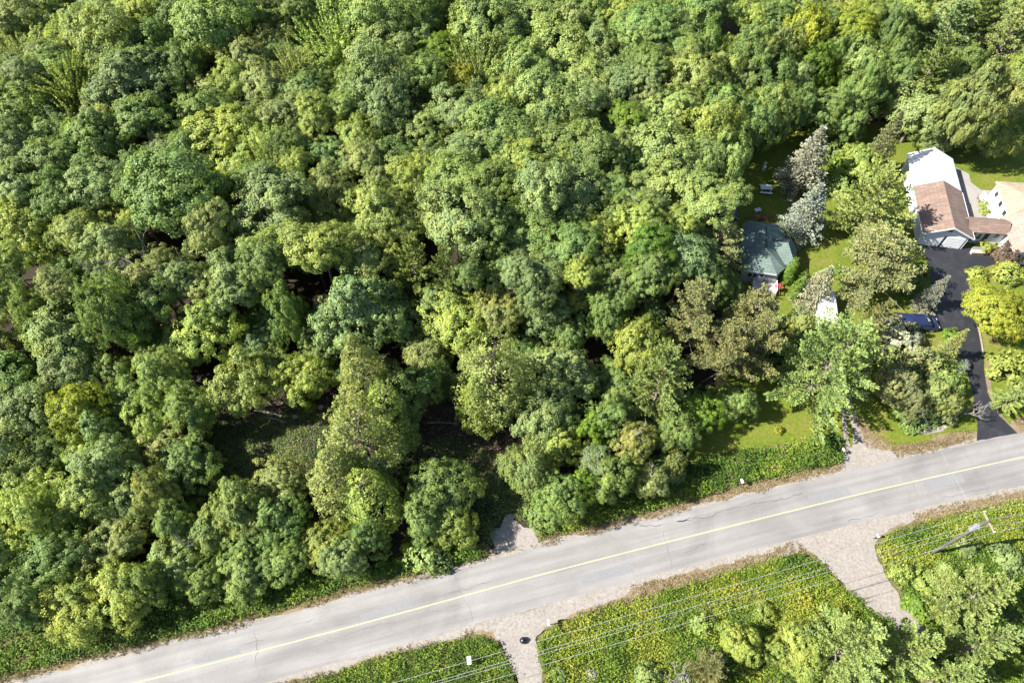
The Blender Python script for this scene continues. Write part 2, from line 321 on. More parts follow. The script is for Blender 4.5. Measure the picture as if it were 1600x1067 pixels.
# cracks in the road, each a thin sealed seam of its own
def seam(px, w=0.07, seed=0):
    p = densify([at(*q) for q in px], 0.25, 0, 0, False)
    p = p+np.stack([vnoise(p[:, 0]*2, p[:, 1]*2, seed)-.5, vnoise(p[:, 0]*2, p[:, 1]*2, seed+5)-.5], 1)*0.3
    t = nrm(np.gradient(p, axis=0)); n = np.stack([-t[:, 1], t[:, 0]], 1)
    ww = w*.7*(0.05+1.3*vnoise(np.arange(len(p))*0.4, np.arange(len(p))*0.0, seed+9))[:, None]
    V = np.concatenate([np.c_[p+n*ww*.5, np.full(len(p), .0362)], np.c_[p-n*ww*.5, np.full(len(p), .0362)]])
    k = len(p); F = [(i+k, i+1+k, i+1, i) for i in range(k-1)]
    return link('crack', mesh_np('crack', V, F), road, M['crack'])
for i, (px, w) in enumerate([
    ([(1058, 816), (1085, 812), (1110, 806), (1135, 797), (1165, 790), (1200, 784), (1228, 778), (1254, 770)], .19),
    ([(1000, 822), (1030, 820), (1058, 815), (1090, 808)], .15),
    ([(711, 897), (717, 915), (722, 930), (730, 945), (736, 955), (737, 972)], .14),
    ([(720, 922), (735, 919), (755, 912), (768, 909)], .08),
    ([(680, 932), (700, 928), (720, 922)], .07),
    ([(398, 985), (400, 1000), (402, 1015), (400, 1035), (404, 1058)], .09),
    ([(380, 1006), (395, 1003), (410, 1000)], .07),
    ([(1034, 826), (1040, 845), (1046, 862), (1049, 875), (1052, 886)], .09),
    ([(1050, 862), (1070, 862), (1085, 856), (1102, 850)], .06),
    ([(420, 985), (470, 974), (510, 958)], .06),
    ([(500, 1005), (560, 985), (640, 965), (720, 945)], .05),
    ([(1405, 725), (1420, 745), (1435, 775)], .05),
    ([(1478, 715), (1490, 740), (1500, 770)], .05),
    ([(1465, 780), (1500, 772), (1548, 762)], .10),
    ([(1325, 814), (1352, 808), (1375, 800)], .08),
    ([(780, 966), (820, 955), (860, 944)], .06)]):
    seam(px, w, i*3+1)

# ------------------------------------------------------------------ solid-shape helpers
def bm_obj(name, bm, mat, parent=None, smooth=False):
    me = bpy.data.meshes.new(name); bm.normal_update(); bm.to_mesh(me); bm.free()
    if smooth: me.polygons.foreach_set('use_smooth', np.ones(len(me.polygons), bool))
    return link(name, me, parent, mat)
def add_box(bm, c, s, rz=0.0, bevel=0.0, rx=0.0, ry=0.0):
    r = bmesh.ops.create_cube(bm, size=1.0)
    bmesh.ops.scale(bm, vec=s, verts=r['verts'])
    if bevel:
        es = list({e for v in r['verts'] for e in v.link_edges})
        rb = bmesh.ops.bevel(bm, geom=es, offset=bevel, segments=2, affect='EDGES', profile=0.5)
        vs = list({v for f in rb['faces'] for v in f.verts} | {v for v in r['verts'] if v.is_valid})
    else: vs = r['verts']
    m = Matrix.Translation(c) @ Matrix.Rotation(rz, 4, 'Z') @ Matrix.Rotation(ry, 4, 'Y') @ Matrix.Rotation(rx, 4, 'X')
    bmesh.ops.transform(bm, matrix=m, verts=vs)
    return vs
def box(name, c, s, mat, parent=None, rz=0.0, bevel=0.0, rx=0.0, ry=0.0):
    bm = bmesh.new(); add_box(bm, c, s, rz, bevel, rx, ry); return bm_obj(name, bm, mat, parent)
def poly_obj(name, verts, faces, mat, parent=None):
    me = bpy.data.meshes.new(name); me.from_pydata(verts, [], faces); me.update()
    bm = bmesh.new(); bm.from_mesh(me); bmesh.ops.recalc_face_normals(bm, faces=bm.faces); bm.to_mesh(me); bm.free()
    return link(name, me, parent, mat)
def tube_arr(pts, rad, k=6):
    P = np.asarray(pts, float); rad = np.asarray(rad, float); n = len(P)
    t = nrm(np.gradient(P, axis=0)); ref = np.where(np.abs(t[:, 2:3]) > .9, np.array([[1., 0, 0]]), np.array([[0, 0, 1.]]))
    a = nrm(np.cross(t, ref)); b = np.cross(t, a)
    th = np.arange(k)*2*math.pi/k
    V = P[:, None, :]+rad[:, None, None]*(a[:, None, :]*np.cos(th)[None, :, None]+b[:, None, :]*np.sin(th)[None, :, None])
    F = []
    for i in range(n-1):
        for j in range(k):
            F.append((i*k+j, i*k+(j+1) % k, (i+1)*k+(j+1) % k, (i+1)*k+j))
    return V.reshape(-1, 3), np.array(F, np.int32)
class Wood:
    def __init__(s): s.V = []; s.F = []; s.n = 0
    def add(s, pts, rad, k=5):
        V, F = tube_arr(pts, rad, k); s.V.append(V); s.F.append(F+s.n); s.n += len(V)
    def mesh(s, name):
        return mesh_np(name, np.concatenate(s.V), np.concatenate(s.F), smooth=True)
def cyl(name, c, r, h, mat, parent=None, k=16, r2=None):
    bm = bmesh.new(); bmesh.ops.create_cone(bm, cap_ends=True, segments=k, radius1=r, radius2=r if r2 is None else r2, depth=h)
    bmesh.ops.translate(bm, vec=c, verts=bm.verts); return bm_obj(name, bm, mat, parent)

# ------------------------------------------------------------------ buildings
def gable_roof(name, w, y0, y1, ze, zr, mat, parent, th=0.14, trim=None, x0=0.0):
    h = w/2
    V = []
    for y in (y0, y1):
        V += [(x0-h, y, ze), (x0, y, zr), (x0+h, y, ze), (x0+h, y, ze-th), (x0, y, zr-th), (x0-h, y, ze-th)]
    F = [(0, 1, 7, 6), (1, 2, 8, 7), (2, 3, 9, 8), (3, 4, 10, 9), (4, 5, 11, 10), (5, 0, 6, 11), (0, 5, 4, 1), (1, 4, 3, 2), (6, 7, 10, 11), (7, 8, 9, 10)]
    return poly_obj(name, V, F, mat, parent)
def hip_roof(name, eave, ridge, ze, zr, faces, mat, parent, th=0.16):
    n = len(eave)
    V = [(x, y, ze) for x, y in eave]+[(x, y, zr) for x, y in ridge]+[(x, y, ze-th) for x, y in eave]
    F = [tuple(f) for f in faces]
    off = n+len(ridge)
    for i in range(n): F.append((i, (i+1) % n, off+(i+1) % n, off+i))
    F.append(tuple(off+i for i in range(n)))
    return poly_obj(name, V, F, mat, parent)
def house_window(parent, c, w, h, axis='x', frame=None):
    """axis x: lies in the x-z plane facing -y; axis y: lies in the y-z plane facing -x"""
    fm = frame or M['white_paint']
    if axis == 'x':
        f = box('window', c, (w+.16, .06, h+.16), fm, parent); box('pane', (c[0], c[1]-.02, c[2]), (w, .05, h), M['dark_glass'], f)
    else:
        f = box('window', c, (.06, w+.16, h+.16), fm, parent); box('pane', (c[0]-.02, c[1], c[2]), (.05, w, h), M['dark_glass'], f)
    return f

# --- garage with the white metal-roofed addition
TH = -math.radians(9.5)
G = empty('garage', (59.75, 63.25, 0), TH)
tag(G, 'long garage with brown shingle roof in front and bright white metal roof behind', 'garage')
W2 = 3.0
poly_obj('wall', [(-W2, 0, 0), (W2, 0, 0), (W2, 15.2, 0), (-W2, 15.2, 0), (-W2, 0, 2.62), (W2, 0, 2.62), (W2, 15.2, 2.62), (-W2, 15.2, 2.62), (0, 0, 4.06), (0, 15.2, 4.06)],
         [(0, 1, 5, 8, 4), (1, 2, 6, 5), (2, 3, 7, 9, 6), (3, 0, 4, 7), (4, 8, 9, 7), (8, 5, 6, 9)], M['white_paint'], G)
gable_roof('brown_roof', 6.7, -0.45, 8.75, 2.60, 4.22, M['brown_shingle'], G)
gable_roof('white_roof', 6.6, 8.76, 15.6, 2.63, 4.26, M['white_metal'], G)
for sx in (-1, 1):
    for k in range(12):
        box('standing_seam', (sx*1.66, 9.0+k*.575, 3.47), (3.62, .05, .05), M['white_metal'], G, 0, 0, 0, sx*math.atan2(1.63, 3.3))
    L = math.hypot(3.35, 1.62); a = math.atan2(1.62, 3.35)
    box('rake_board', (sx*1.675, -0.48, 3.36), (L, 0.05, 0.2), M['white_paint'], G, 0, 0, 0, sx*a)
    d = box('garage_door', (sx*1.42, -0.03, 1.08), (2.5, 0.06, 2.1), M['white_paint'], G, 0, 0.012)
    for k in range(4): box('panel', (sx*1.42, -0.075, 0.32+k*0.51), (2.36, 0.03, 0.43), M['white_metal'], d)
    box('handle', (sx*1.42, -0.11, 0.35), (0.2, 0.03, 0.03), M['dark_trim'], d)
    box('gutter', (sx*3.42, 4.1, 2.50), (0.12, 9.0, 0.1), M['white_paint'], G)
box('gable_vent', (0, -0.03, 3.2), (0.55, 0.05, 0.3), M['dark_trim'], G)
box('centre_post', (0, -0.04, 1.06), (0.2, 0.05, 2.12), M['dark_trim'], G)

# --- white bungalow joined to the garage by a roofed link
B = empty('bungalow', (66.5, 63.6, 0), TH*0.55)
tag(B, 'white-walled bungalow with pinkish brown and tan shingle roofs at right edge of picture', 'house')
poly_obj('link_wall', [(-3.6, .25, 0), (1.7, .25, 0), (1.7, 2.3, 0), (-3.6, 2.3, 0), (-3.6, .25, 2.5), (1.7, .25, 2.5), (1.7, 2.3, 2.5), (-3.6, 2.3, 2.5)],
         [(0, 1, 5, 4), (1, 2, 6, 5), (2, 3, 7, 6), (3, 0, 4, 7)], M['white_paint'], B)
V = [(-3.75, -.25, 2.55), (1.75, -.25, 2.55), (1.75, 1.15, 3.5), (-3.75, 1.15, 3.5), (-3.75, 2.6, 2.6), (1.75, 2.6, 2.6)]
poly_obj('link_roof', V+[(x, y, z-.13) for x, y, z in V], [(0, 1, 2, 3), (3, 2, 5, 4), (6, 9, 8, 7), (9, 10, 11, 8), (0, 6, 7, 1), (4, 5, 11, 10), (0, 3, 9, 6), (3, 4, 10, 9), (1, 7, 8, 2), (2, 8, 11, 5)], M['brown_shingle'], B)
poly_obj('front_wall', [(1.75, -3.2, 0), (9.5, -3.2, 0), (9.5, 2.6, 0), (1.75, 2.6, 0), (1.75, -3.2, 2.62), (9.5, -3.2, 2.62), (9.5, 2.6, 2.62), (1.75, 2.6, 2.62), (5.6, -3.2, 4.3), (5.6, 2.6, 4.3)],
         [(0, 1, 5, 8, 4), (1, 2, 6, 5), (2, 3, 7, 9, 6), (3, 0, 4, 7)], M['white_paint'], B)
gable_roof('front_roof', 8.5, -3.7, 3.0, 2.62, 4.5, M['pink_shingle'], B, 0.14, None, 5.6)
poly_obj('rear_wall', [(2.9, 2.7, 0), (10.5, 2.7, 0), (10.5, 9.6, 0), (2.9, 9.6, 0), (2.9, 2.7, 2.75), (10.5, 2.7, 2.75), (10.5, 9.6, 2.75), (2.9, 9.6, 2.75)],
         [(0, 1, 5, 4), (1, 2, 6, 5), (2, 3, 7, 6), (3, 0, 4, 7)], M['white_paint'], B)
hip_roof('rear_roof', [(2.6, 3.05), (10.8, 3.05), (10.8, 9.9), (2.6, 9.9)], [(6.2, 5.6), (8, 5.6)], 2.8, 3.9, [(0, 1, 5, 4), (1, 2, 5), (2, 3, 4, 5), (3, 0, 4)], M['tan_shingle'], B)
for y in (4.6, 6.4, 8.3): house_window(B, (2.88, y, 1.75), 0.7, 0.8, 'y')
dr = box('door', (-1.6, .22, 1.02), (0.95, .07, 2.04), M['white_paint'], B); box('pane', (-1.6, .17, 1.35), (0.5, .05, 0.9), M['dark_glass'], dr); box('handle', (-1.25, .15, 1.0), (.05, .06, .14), M['grey_metal'], dr)
for x in (-2.6, -0.65): box('shutter', (x, .2, 1.2), (0.6, .06, 1.7), M['dark_trim'], B)
house_window(B, (0.75, .23, 1.6), 0.5, 0.7)
house_window(B, (1.73, -1.2, 1.6), 1.1, 0.9, 'y')
box('rear_deck', (2.2, 6.2, 0.22), (1.2, 6.6, 0.36), M['white_paint'], B)
for k in range(5): box('deck_post', (1.65, 3.2+k*1.5, 0.85), (0.09, 0.09, 0.9), M['white_paint'], B)
box('deck_rail', (1.65, 6.2, 1.33), (0.1, 6.2, 0.06), M['white_paint'], B)

# porch box by the link door
pb = empty('porch_bench', (64.55, 61.95, 0.04), TH*0.5)
tag(pb, 'pale wooden storage bench in front of the bungalow link door', 'bench')
box('seat', (0, 0, .45), (1.75, .62, .07), M['pale_wood'], pb, 0, .01)
box('front_panel', (0, -.26, .22), (1.6, .05, .4), M['brown_wood'], pb)
for sx in (-1, 1): box('leg', (sx*.78, 0, .21), (.08, .5, .42), M['pale_wood'], pb)
box('backrest', (0, .28, .72), (1.7, .06, .5), M['pale_wood'], pb)
# garden bed on the patio
gb = empty('garden_bed', (*at(1538, 324), 0.03), 0.0)
tag(gb, 'teardrop garden bed edged with brown stones on the pale patio', 'garden bed')
bed_px = [(1526, 310), (1530, 306), (1538, 306), (1543, 312), (1545, 325), (1547, 338), (1543, 341), (1538, 336), (1531, 323)]
bo = densify([at(*p) for p in bed_px], .3, 0.05, 3); bc = np.array(at(1538, 324))
so = sheet_xy('soil', [(p[0]-bc[0], p[1]-bc[1]) for p in bo], 0.06, M['soil'], None, gb)
for k in range(0, len(bo), 2):
    p = bo[k]-bc; bmk = bmesh.new(); bmesh.ops.create_icosphere(bmk, subdivisions=1, radius=.2)
    for v in bmk.verts: v.co = Vector((v.co.x*(1+.3*RNG.random())+p[0], v.co.y*(1+.3*RNG.random())+p[1], v.co.z*.7+.08))
    bm_obj('edging_stone', bmk, M['brown_wood'] if k % 4 else M['rock'], gb)

# --- green hip-roofed cottage
H0 = empty('cottage', (34.3, 60.7, 0), -math.radians(11))
tag(H0, 'small grey cottage with dark green hip roof among the trees', 'house')
poly_obj('wall', [(-2.9, -4.1, 0), (1.7, -4.1, 0), (1.7, 4.2, 0), (-2.9, 4.2, 0), (-2.9, -4.1, 2.6), (1.7, -4.1, 2.6), (1.7, 4.2, 2.6), (-2.9, 4.2, 2.6)],
         [(0, 1, 5, 4), (1, 2, 6, 5), (2, 3, 7, 6), (3, 0, 4, 7)], M['grey_siding'], H0)
hip_roof('main_roof', [(-3.25, -4.45), (1.3, -4.45), (2.35, -3.2), (2.5, 3.2), (1.5, 4.6), (-2.4, 4.6), (-3.35, 3.6)], [(-0.6, -2.0), (-0.6, 1.9)], 2.68, 4.65,
         [(0, 1, 7), (1, 2, 7), (2, 3, 8, 7), (3, 4, 8), (4, 5, 8), (5, 6, 8), (6, 0, 7, 8)], M['green_shingle'], H0)
poly_obj('wing_wall', [(1.5, -2.1, 0), (3.5, -2.1, 0), (3.5, 2.0, 0), (1.5, 2.0, 0), (1.5, -2.1, 2.55), (3.5, -2.1, 2.55), (3.5, 2.0, 2.55), (1.5, 2.0, 2.55)],
         [(0, 1, 5, 4), (1, 2, 6, 5), (2, 3, 7, 6)], M['grey_siding'], H0)
hip_roof('wing_roof', [(-0.3, -2.5), (3.75, -2.5), (4.0, 0.6), (3.4, 2.35), (-0.3, 2.35)], [(-0.3, 0.0), (2.3, 0.0)], 2.66, 4.35, [(0, 1, 6, 5), (1, 2, 6), (2, 3, 6), (3, 4, 5, 6)], M['green_shingle'], H0)
hip_roof('left_wing_roof', [(-4.4, -1.9), (-0.9, -1.9), (-0.9, 2.4), (-4.4, 2.4)], [(-3.0, .3), (-0.9, .3)], 2.63, 4.3, [(0, 1, 5, 4), (2, 3, 4, 5), (3, 0, 4)], M['green_shingle'], H0)
poly_obj('left_wing_wall', [(-4.1, -1.6, 0), (-2.9, -1.6, 0), (-2.9, 2.1, 0), (-4.1, 2.1, 0), (-4.1, -1.6, 2.5), (-2.9, -1.6, 2.5), (-2.9, 2.1, 2.5), (-4.1, 2.1, 2.5)],
         [(0, 1, 5, 4), (2, 3, 7, 6), (3, 0, 4, 7)], M['grey_siding'], H0)
box('ridge_vent', (-0.6, 0, 4.66), (0.22, 3.7, 0.10), M['dark_trim'], H0)
box('ridge_vent', (1.3, 0.0, 4.37), (2.3, 0.2, 0.09), M['dark_trim'], H0)
cyl('vent_pipe', (-2.3, 0.9, 3.8), .09, .6, M['white_paint'], H0, 10); cyl('vent_pipe', (-2.7, -1.7, 3.3), .07, .5, M['white_paint'], H0, 10)
box('skylight', (-2.4, .5, 3.5), (.7, .5, .08), M['dark_trim'], H0, 0, 0, 0, -.55)
box('eave_board', (-1.0, -4.48, 2.60), (4.6, .04, .18), M['white_paint'], H0)
for x in (-1.85, -1.2): house_window(H0, (x, -4.13, 1.55), .5, .75)
dd = box('door', (-0.35, -4.13, 1.35), (.8, .07, 1.9), M['white_paint'], H0); box('pane', (-.35, -4.18, 1.8), (.35, .04, .5), M['dark_glass'], dd)
# deck with stairs: fixed to the cottage
for k in range(8): box('deck_board', (0.28, -4.3-k*.235, .62), (3.1, .21, .05), M['pale_wood'], H0)
for x in (-1.2, 1.75):
    for y in (-4.35, -5.95): box('deck_post', (x, y, .72), (.1, .1, 1.45), M['white_paint'], H0)
for x in (-0.35, .75): box('deck_post', (x, -6.0, .72), (.1, .1, 1.45), M['white_paint'], H0)
for x in (-1.2, 1.75):
    for z in (.85, 1.4): box('deck_rail', (x, -5.15, z), (.07, 1.6, .07), M['white_paint'], H0)
    for k in range(7): box('baluster', (x, -4.55-k*.21, 1.1), (.045, .045, .5), M['white_paint'], H0)
for x0, x1 in ((-1.2, -.35), (.75, 1.75)):
    for z in (.85, 1.4): box('deck_rail', ((x0+x1)/2, -6.0, z), (x1-x0, .07, .07), M['white_paint'], H0)
for k in range(5): box('step', (.2, -6.22-k*.32, .52-k*.11), (1.0, .27, .05), M['pale_wood'], H0)
for x in (-.33, .73): box('stair_rail', (x, -6.85, .95), (.07, 1.75, .07), M['white_paint'], H0, 0, 0, .35)

# potted red plant on the deck
rp = empty('potted_plant', (35.3, 55.4, .66)); tag(rp, 'red leaved potted plant on the cottage deck', 'plant')
cyl('pot', (0, 0, .18), .22, .36, M['brown_wood'], rp, 12, .27)

# --- garden shed behind the cottage
SH = empty('shed', (30.75, 68.6, 0), -math.radians(12)); tag(SH, 'small garden shed with charcoal gable roof at the forest edge', 'shed')
poly_obj('wall', [(-1.2, -1.6, 0), (1.2, -1.6, 0), (1.2, 1.9, 0), (-1.2, 1.9, 0), (-1.2, -1.6, 2.1), (1.2, -1.6, 2.1), (1.2, 1.9, 2.1), (-1.2, 1.9, 2.1), (0, -1.6, 2.75), (0, 1.9, 2.75)],
         [(0, 1, 5, 8, 4), (1, 2, 6, 5), (2, 3, 7, 9, 6), (3, 0, 4, 7)], M['dark_trim'], SH)
gable_roof('roof', 2.9, -1.85, 2.2, 2.1, 2.9, M['black_shingle'], SH, .1)
for sx in (-1, 1): box('rake_board', (sx*.72, -1.88, 2.47), (1.66, .05, .13), M['grey_siding'], SH, 0, 0, 0, sx*.505)
d = box('door', (.25, -1.63, .95), (1.0, .06, 1.8), M['white_paint'], SH); box('handle', (.6, -1.68, .95), (.05, .05, .2), M['dark_trim'], d)
house_window(SH, (-.7, -1.63, 1.3), .4, .5)

# ------------------------------------------------------------------ yard furniture and vehicles
pt = empty('picnic_table', (*at(1195.5, 299), 0.01), -.12); tag(pt, 'white picnic table on the lawn behind the cottage', 'picnic table')
for k in range(3): box('table_board', (0, -.27+k*.27, .75), (1.75, .25, .05), M['white_paint'], pt)
for sy in (-1, 1):
    box('bench_seat', (0, sy*.78, .45), (1.75, .28, .05), M['white_paint'], pt)
for sx in (-1, 1):
    box('cross_beam', (sx*.62, 0, .40), (.08, 1.7, .09), M['white_paint'], pt)
    for sy in (-1, 1): box('leg', (sx*.62, sy*.42, .36), (.08, .09, .84), M['white_paint'], pt, 0, 0, -sy*.45)
pb2 = empty('garden_bench', (*at(1193.5, 263), 0.01), 1.15); tag(pb2, 'long narrow pale bench standing alone on the shaded lawn', 'bench')
for k in range(2): box('seat_board', (0, -.12+k*.24, .45), (2.1, .21, .05), M['pale_wood'], pb2)
for sx in (-1, 1): box('leg', (sx*.8, 0, .21), (.08, .4, .42), M['pale_wood'], pb2)
pb3 = empty('low_table', (*at(1183, 331), 0.01), .35); tag(pb3, 'small white slatted table beside the cottage roof', 'table')
for k in range(3): box('slat', (0, -.2+k*.2, .42), (.95, .17, .04), M['white_paint'], pb3)
for sx in (-1, 1):
    for sy in (-1, 1): box('leg', (sx*.4, sy*.22, .2), (.06, .06, .4), M['white_paint'], pb3)

def wheel(parent, c, r=.34, w=.22):
    bm = bmesh.new(); bmesh.ops.create_cone(bm, cap_ends=True, segments=20, radius1=r, radius2=r, depth=w)
    bmesh.ops.rotate(bm, matrix=Matrix.Rotation(math.pi/2, 3, 'X'), verts=bm.verts); bmesh.ops.translate(bm, vec=c, verts=bm.verts)
    wh = bm_obj('wheel', bm, M['tyre'], parent)
    bm = bmesh.new(); bmesh.ops.create_cone(bm, cap_ends=True, segments=16, radius1=r*.62, radius2=r*.62, depth=w+.03)
    bmesh.ops.rotate(bm, matrix=Matrix.Rotation(math.pi/2, 3, 'X'), verts=bm.verts); bmesh.ops.translate(bm, vec=c, verts=bm.verts)
    bm_obj('rim', bm, M['rim'], wh)
# navy minivan, nose to +x
cx, cy = at(1437, 503, 1.0)
CAR = empty('minivan', (cx, cy, .04), -.02); tag(CAR, 'navy blue minivan parked on the driveway spur behind a silvery shrub', 'car')
def loft(name, secs, mat, parent):
    """secs: (x, half width low, half width top, z low, z top)"""
    V = []; k = 10
    for x, wl, wt, z0, z1 in secs:
        zm = z0+(z1-z0)*.55
        V += [(x, -wl*.9, z0), (x, -wl, z0+.1), (x, -wl, zm), (x, -wt, z1-.06), (x, -wt*.86, z1), (x, wt*.86, z1), (x, wt, z1-.06), (x, wl, zm), (x, wl, z0+.1), (x, wl*.9, z0)]
    F = []
    for i in range(len(secs)-1):
        for j in range(k): F.append((i*k+j, i*k+(j+1) % k, (i+1)*k+(j+1) % k, (i+1)*k+j))
    F.append(tuple(range(k))); F.append(tuple((len(secs)-1)*k+j for j in range(k)))
    o = poly_obj(name, V, F, mat, parent); o.data.polygons.foreach_set('use_smooth', np.ones(len(o.data.polygons), bool)); return o
bd = loft('body', [(-2.55, .86, .84, .38, .95), (-2.45, .93, .92, .28, 1.05), (-1.5, .97, .95, .25, 1.08), (.9, .97, .95, .25, 1.06), (1.7, .96, .90, .25, 1.02), (2.35, .90, .80, .3, .86), (2.58, .72, .62, .38, .66)], M['navy'], CAR)
loft('cabin', [(-2.5, .88, .80, 1.0, 1.2), (-2.2, .90, .76, 1.0, 1.66), (-1.0, .91, .78, 1.0, 1.74), (.4, .91, .76, 1.0, 1.72), (.75, .90, .74, 1.0, 1.60), (1.65, .88, .80, .98, 1.06)], M['navy'], CAR)
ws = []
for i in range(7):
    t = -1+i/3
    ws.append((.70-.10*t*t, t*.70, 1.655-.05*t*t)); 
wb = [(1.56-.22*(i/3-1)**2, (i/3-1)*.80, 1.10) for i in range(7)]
poly_obj('windscreen', ws+wb, [(i, i+1, i+8, i+7) for i in range(6)], M['light_lens'], CAR)['label'] = 'windscreen coloured pale for a bright sky reflection'  # pale colour stands in for bright sky reflected in the glass
for s in (-1, 1):
    poly_obj('side_window', [(-2.1, s*.915, 1.12), (.95, s*.925, 1.12), (.45, s*.80, 1.62), (-2.0, s*.81, 1.60)], [(0, 1, 2, 3)], M['dark_glass'], CAR)
    box('mirror', (.95, s*1.02, 1.1), (.12, .16, .14), M['navy'], CAR, 0, .02)
    box('headlight', (2.40, s*.62, .72), (.16, .32, .14), M['light_lens'], CAR, 0, .02)
    box('tail_light', (-2.5, s*.78, .95), (.08, .16, .3), M['red'], CAR, 0, .01)
    for x in (-1.55, 1.6): wheel(CAR, (x, s*.86, .34))
poly_obj('rear_window', [(-2.36, -.7, 1.56), (-2.36, .7, 1.56), (-2.53, .78, 1.14), (-2.53, -.78, 1.14)], [(0, 1, 2, 3)], M['dark_glass'], CAR)

# white camper trailer
tx, ty = at(1295, 478, 2.3)
CT_ = empty('camper_trailer', (tx, ty, .02), math.radians(-9)); tag(CT_, 'white camper trailer under the large pine beside the cottage', 'trailer')
bmk = bmesh.new(); add_box(bmk, (0, 0, 1.45), (2.2, 5.0, 2.0), 0, .25)
bm_obj('body', bmk, M['white_metal'], CT_, True)
box('roof_vent', (0, .6, 2.49), (.4, .4, .1), M['white_paint'], CT_, 0, .02)
box('stripe', (0, 0, 1.0), (2.215, 4.5, .12), M['grey_siding'], CT_)
d = box('door', (-1.10, -1.2, 1.35), (.05, .7, 1.6), M['white_paint'], CT_); box('pane', (-1.125, -1.2, 1.75), (.03, .4, .4), M['dark_glass'], d)
house_window(CT_, (-1.09, .8, 1.65), .9, .5, 'y'); house_window(CT_, (0, -2.49, 1.65), 1.2, .5)
for s in (-1, 1):
    bmk = bmesh.new(); bmesh.ops.create_cone(bmk, cap_ends=True, segments=20, radius1=.34, radius2=.34, depth=.2)
    bmesh.ops.rotate(bmk, matrix=Matrix.Rotation(math.pi/2, 3, 'Y'), verts=bmk.verts); bmesh.ops.translate(bmk, vec=(s*1.0, .2, .34), verts=bmk.verts)
    wh = bm_obj('wheel', bmk, M['tyre'], CT_)
box('hitch', (0, 2.95, .5), (.12, 1.0, .1), M['dark_trim'], CT_); box('axle_beam', (0, .2, .38), (1.9, .12, .12), M['dark_trim'], CT_)

# driveway edging
def edging(px, label, w=.16, h=.14):
    p = densify([at(*q) for q in px], 1.2, 0, 0, False)
    e = empty('driveway_edging', (p[0][0], p[0][1], 0)); tag(e, label, 'edging')
    for a, b in zip(p[:-1], p[1:]):
        d = b-a; L = np.linalg.norm(d); c = (a+b)/2-p[0]
        box('edging_block', (c[0], c[1], h/2+.03), (L-.03, w, h), M['grey_edge'], e, math.atan2(d[1], d[0]), .012)
edging([(1514.5, 436), (1519, 462), (1527, 503), (1534, 540), (1536.5, 558)], 'pale timber edging along the right side of the black driveway')
edging([(1434, 491.5), (1447, 482)], 'short pale timber edging at the driveway spur corner')

# mailboxes, posts and small things
def mailbox(px, py, label, h=1.1, box_s=(.26, .5, .26), rz=.2):
    e = empty('mailbox', (*at(px, py, h*.8), 0), rz); tag(e, label, 'mailbox', 'mailboxes along the road')
    box('post', (0, 0, h/2-.1), (.1, .1, h), M['grey_wood'], e)
    bmk = bmesh.new(); add_box(bmk, (0, 0, h+.08), box_s, 0, .06); b = bm_obj('box', bmk, M['white_metal'], e)
    box('door', (0, -box_s[1]/2-.012, h+.08), (box_s[0]*.8, .02, box_s[2]*.8), M['white_paint'], b)
    box('flag', (box_s[0]/2+.015, 0, h+.2), (.02, .06, .22), M['red'], b)
mailbox(1158.5, 753, 'white mailbox in the weeds on the upper side of the road')
mailbox(733.5, 1032, 'white mailbox in the weeds left of the narrow gravel drive', 1.2, (.42, .75, .36), .1)
mailbox(857, 973, 'white mailbox in the weeds right of the narrow gravel drive', 1.1, (.24, .62, .26), .15)
mailbox(1317, 704, 'small white mailbox at the cottage driveway edge', 1.0, (.2, .4, .2))
mailbox(1370, 838, 'small white mailbox at the corner of the wide gravel drive', 1.0, (.2, .4, .2))
bx, by = at(817, 1001)
bg_ = empty('garbage_bag', (bx, by, .03)); tag(bg_, 'small black garbage bag on the narrow gravel drive', 'bag')
bmk = bmesh.new(); bmesh.ops.create_icosphere(bmk, subdivisions=3, radius=.33)
for v in bmk.verts:
    f = 1+.22*(vnoise(v.co.x*5+9, v.co.y*5+v.co.z*4, 2)-.5); v.co = Vector((v.co.x*f, v.co.y*f, max(v.co.z*f, -.24)*.95+.25))
bm_obj('sack', bmk, M['black_plastic'], bg_, True); cyl('knot', (0.02, 0, .60), .05, .14, M['black_plastic'], bg_, 8, .09)

# utility pole, overhead wires
PH = 10.5
px_, py_ = at(1543, 815, PH)
UP = empty('utility_pole', (px_, py_, 0)); tag(UP, 'wooden utility pole with crossarm and grey transformer beside the wide gravel drive', 'utility pole')
w = Wood(); w.add([(0, 0, -.3), (0, 0, 5), (0, 0, PH+.5)], [.17, .145, .11], 12); link('pole', w.mesh('pole'), UP, M['grey_wood'])
a0 = np.array(at(1537, 799, PH)); a1 = np.array(at(1553.5, 832, PH)); ad = a1-a0; AL = np.linalg.norm(ad); aa = math.atan2(ad[1], ad[0]); ac = (a0+a1)/2-np.array([px_, py_])
box('crossarm', (ac[0], ac[1], PH), (AL+.1, .11, .13), M['grey_edge'], UP, aa)
for t in (0.02, .48, .98):
    q = a0+ad*t-np.array([px_, py_]); cyl('insulator', (q[0], q[1], PH+.15), .06, .2, M['white_paint'], UP, 8, .04)
cyl('transformer', (-.42, -.12, PH-1.5), .26, .9, M['grey_metal'], UP, 16); cyl('transformer_lid', (-.42, -.12, PH-1.03), .28, .06, M['grey_metal'], UP, 16)
box('bracket', (-.18, -.05, PH-1.4), (.3, .08, .5), M['grey_metal'], UP); box('cutout', (.25, .05, PH-.45), (.1, .1, .4), M['white_paint'], UP)
def wire(name, A, Bp, sag, r, label, grp):
    A = np.array(A); Bp = np.array(Bp); t = np.linspace(0, 1, 28)[:, None]
    P = A*(1-t)+Bp*t; P[:, 2] -= sag*4*(t*(1-t))[:, 0]
    w = Wood(); w.add(P, np.full(28, r), 6)
    tag(link(name, w.mesh(name), None, M['wire']), label, 'wire', grp)
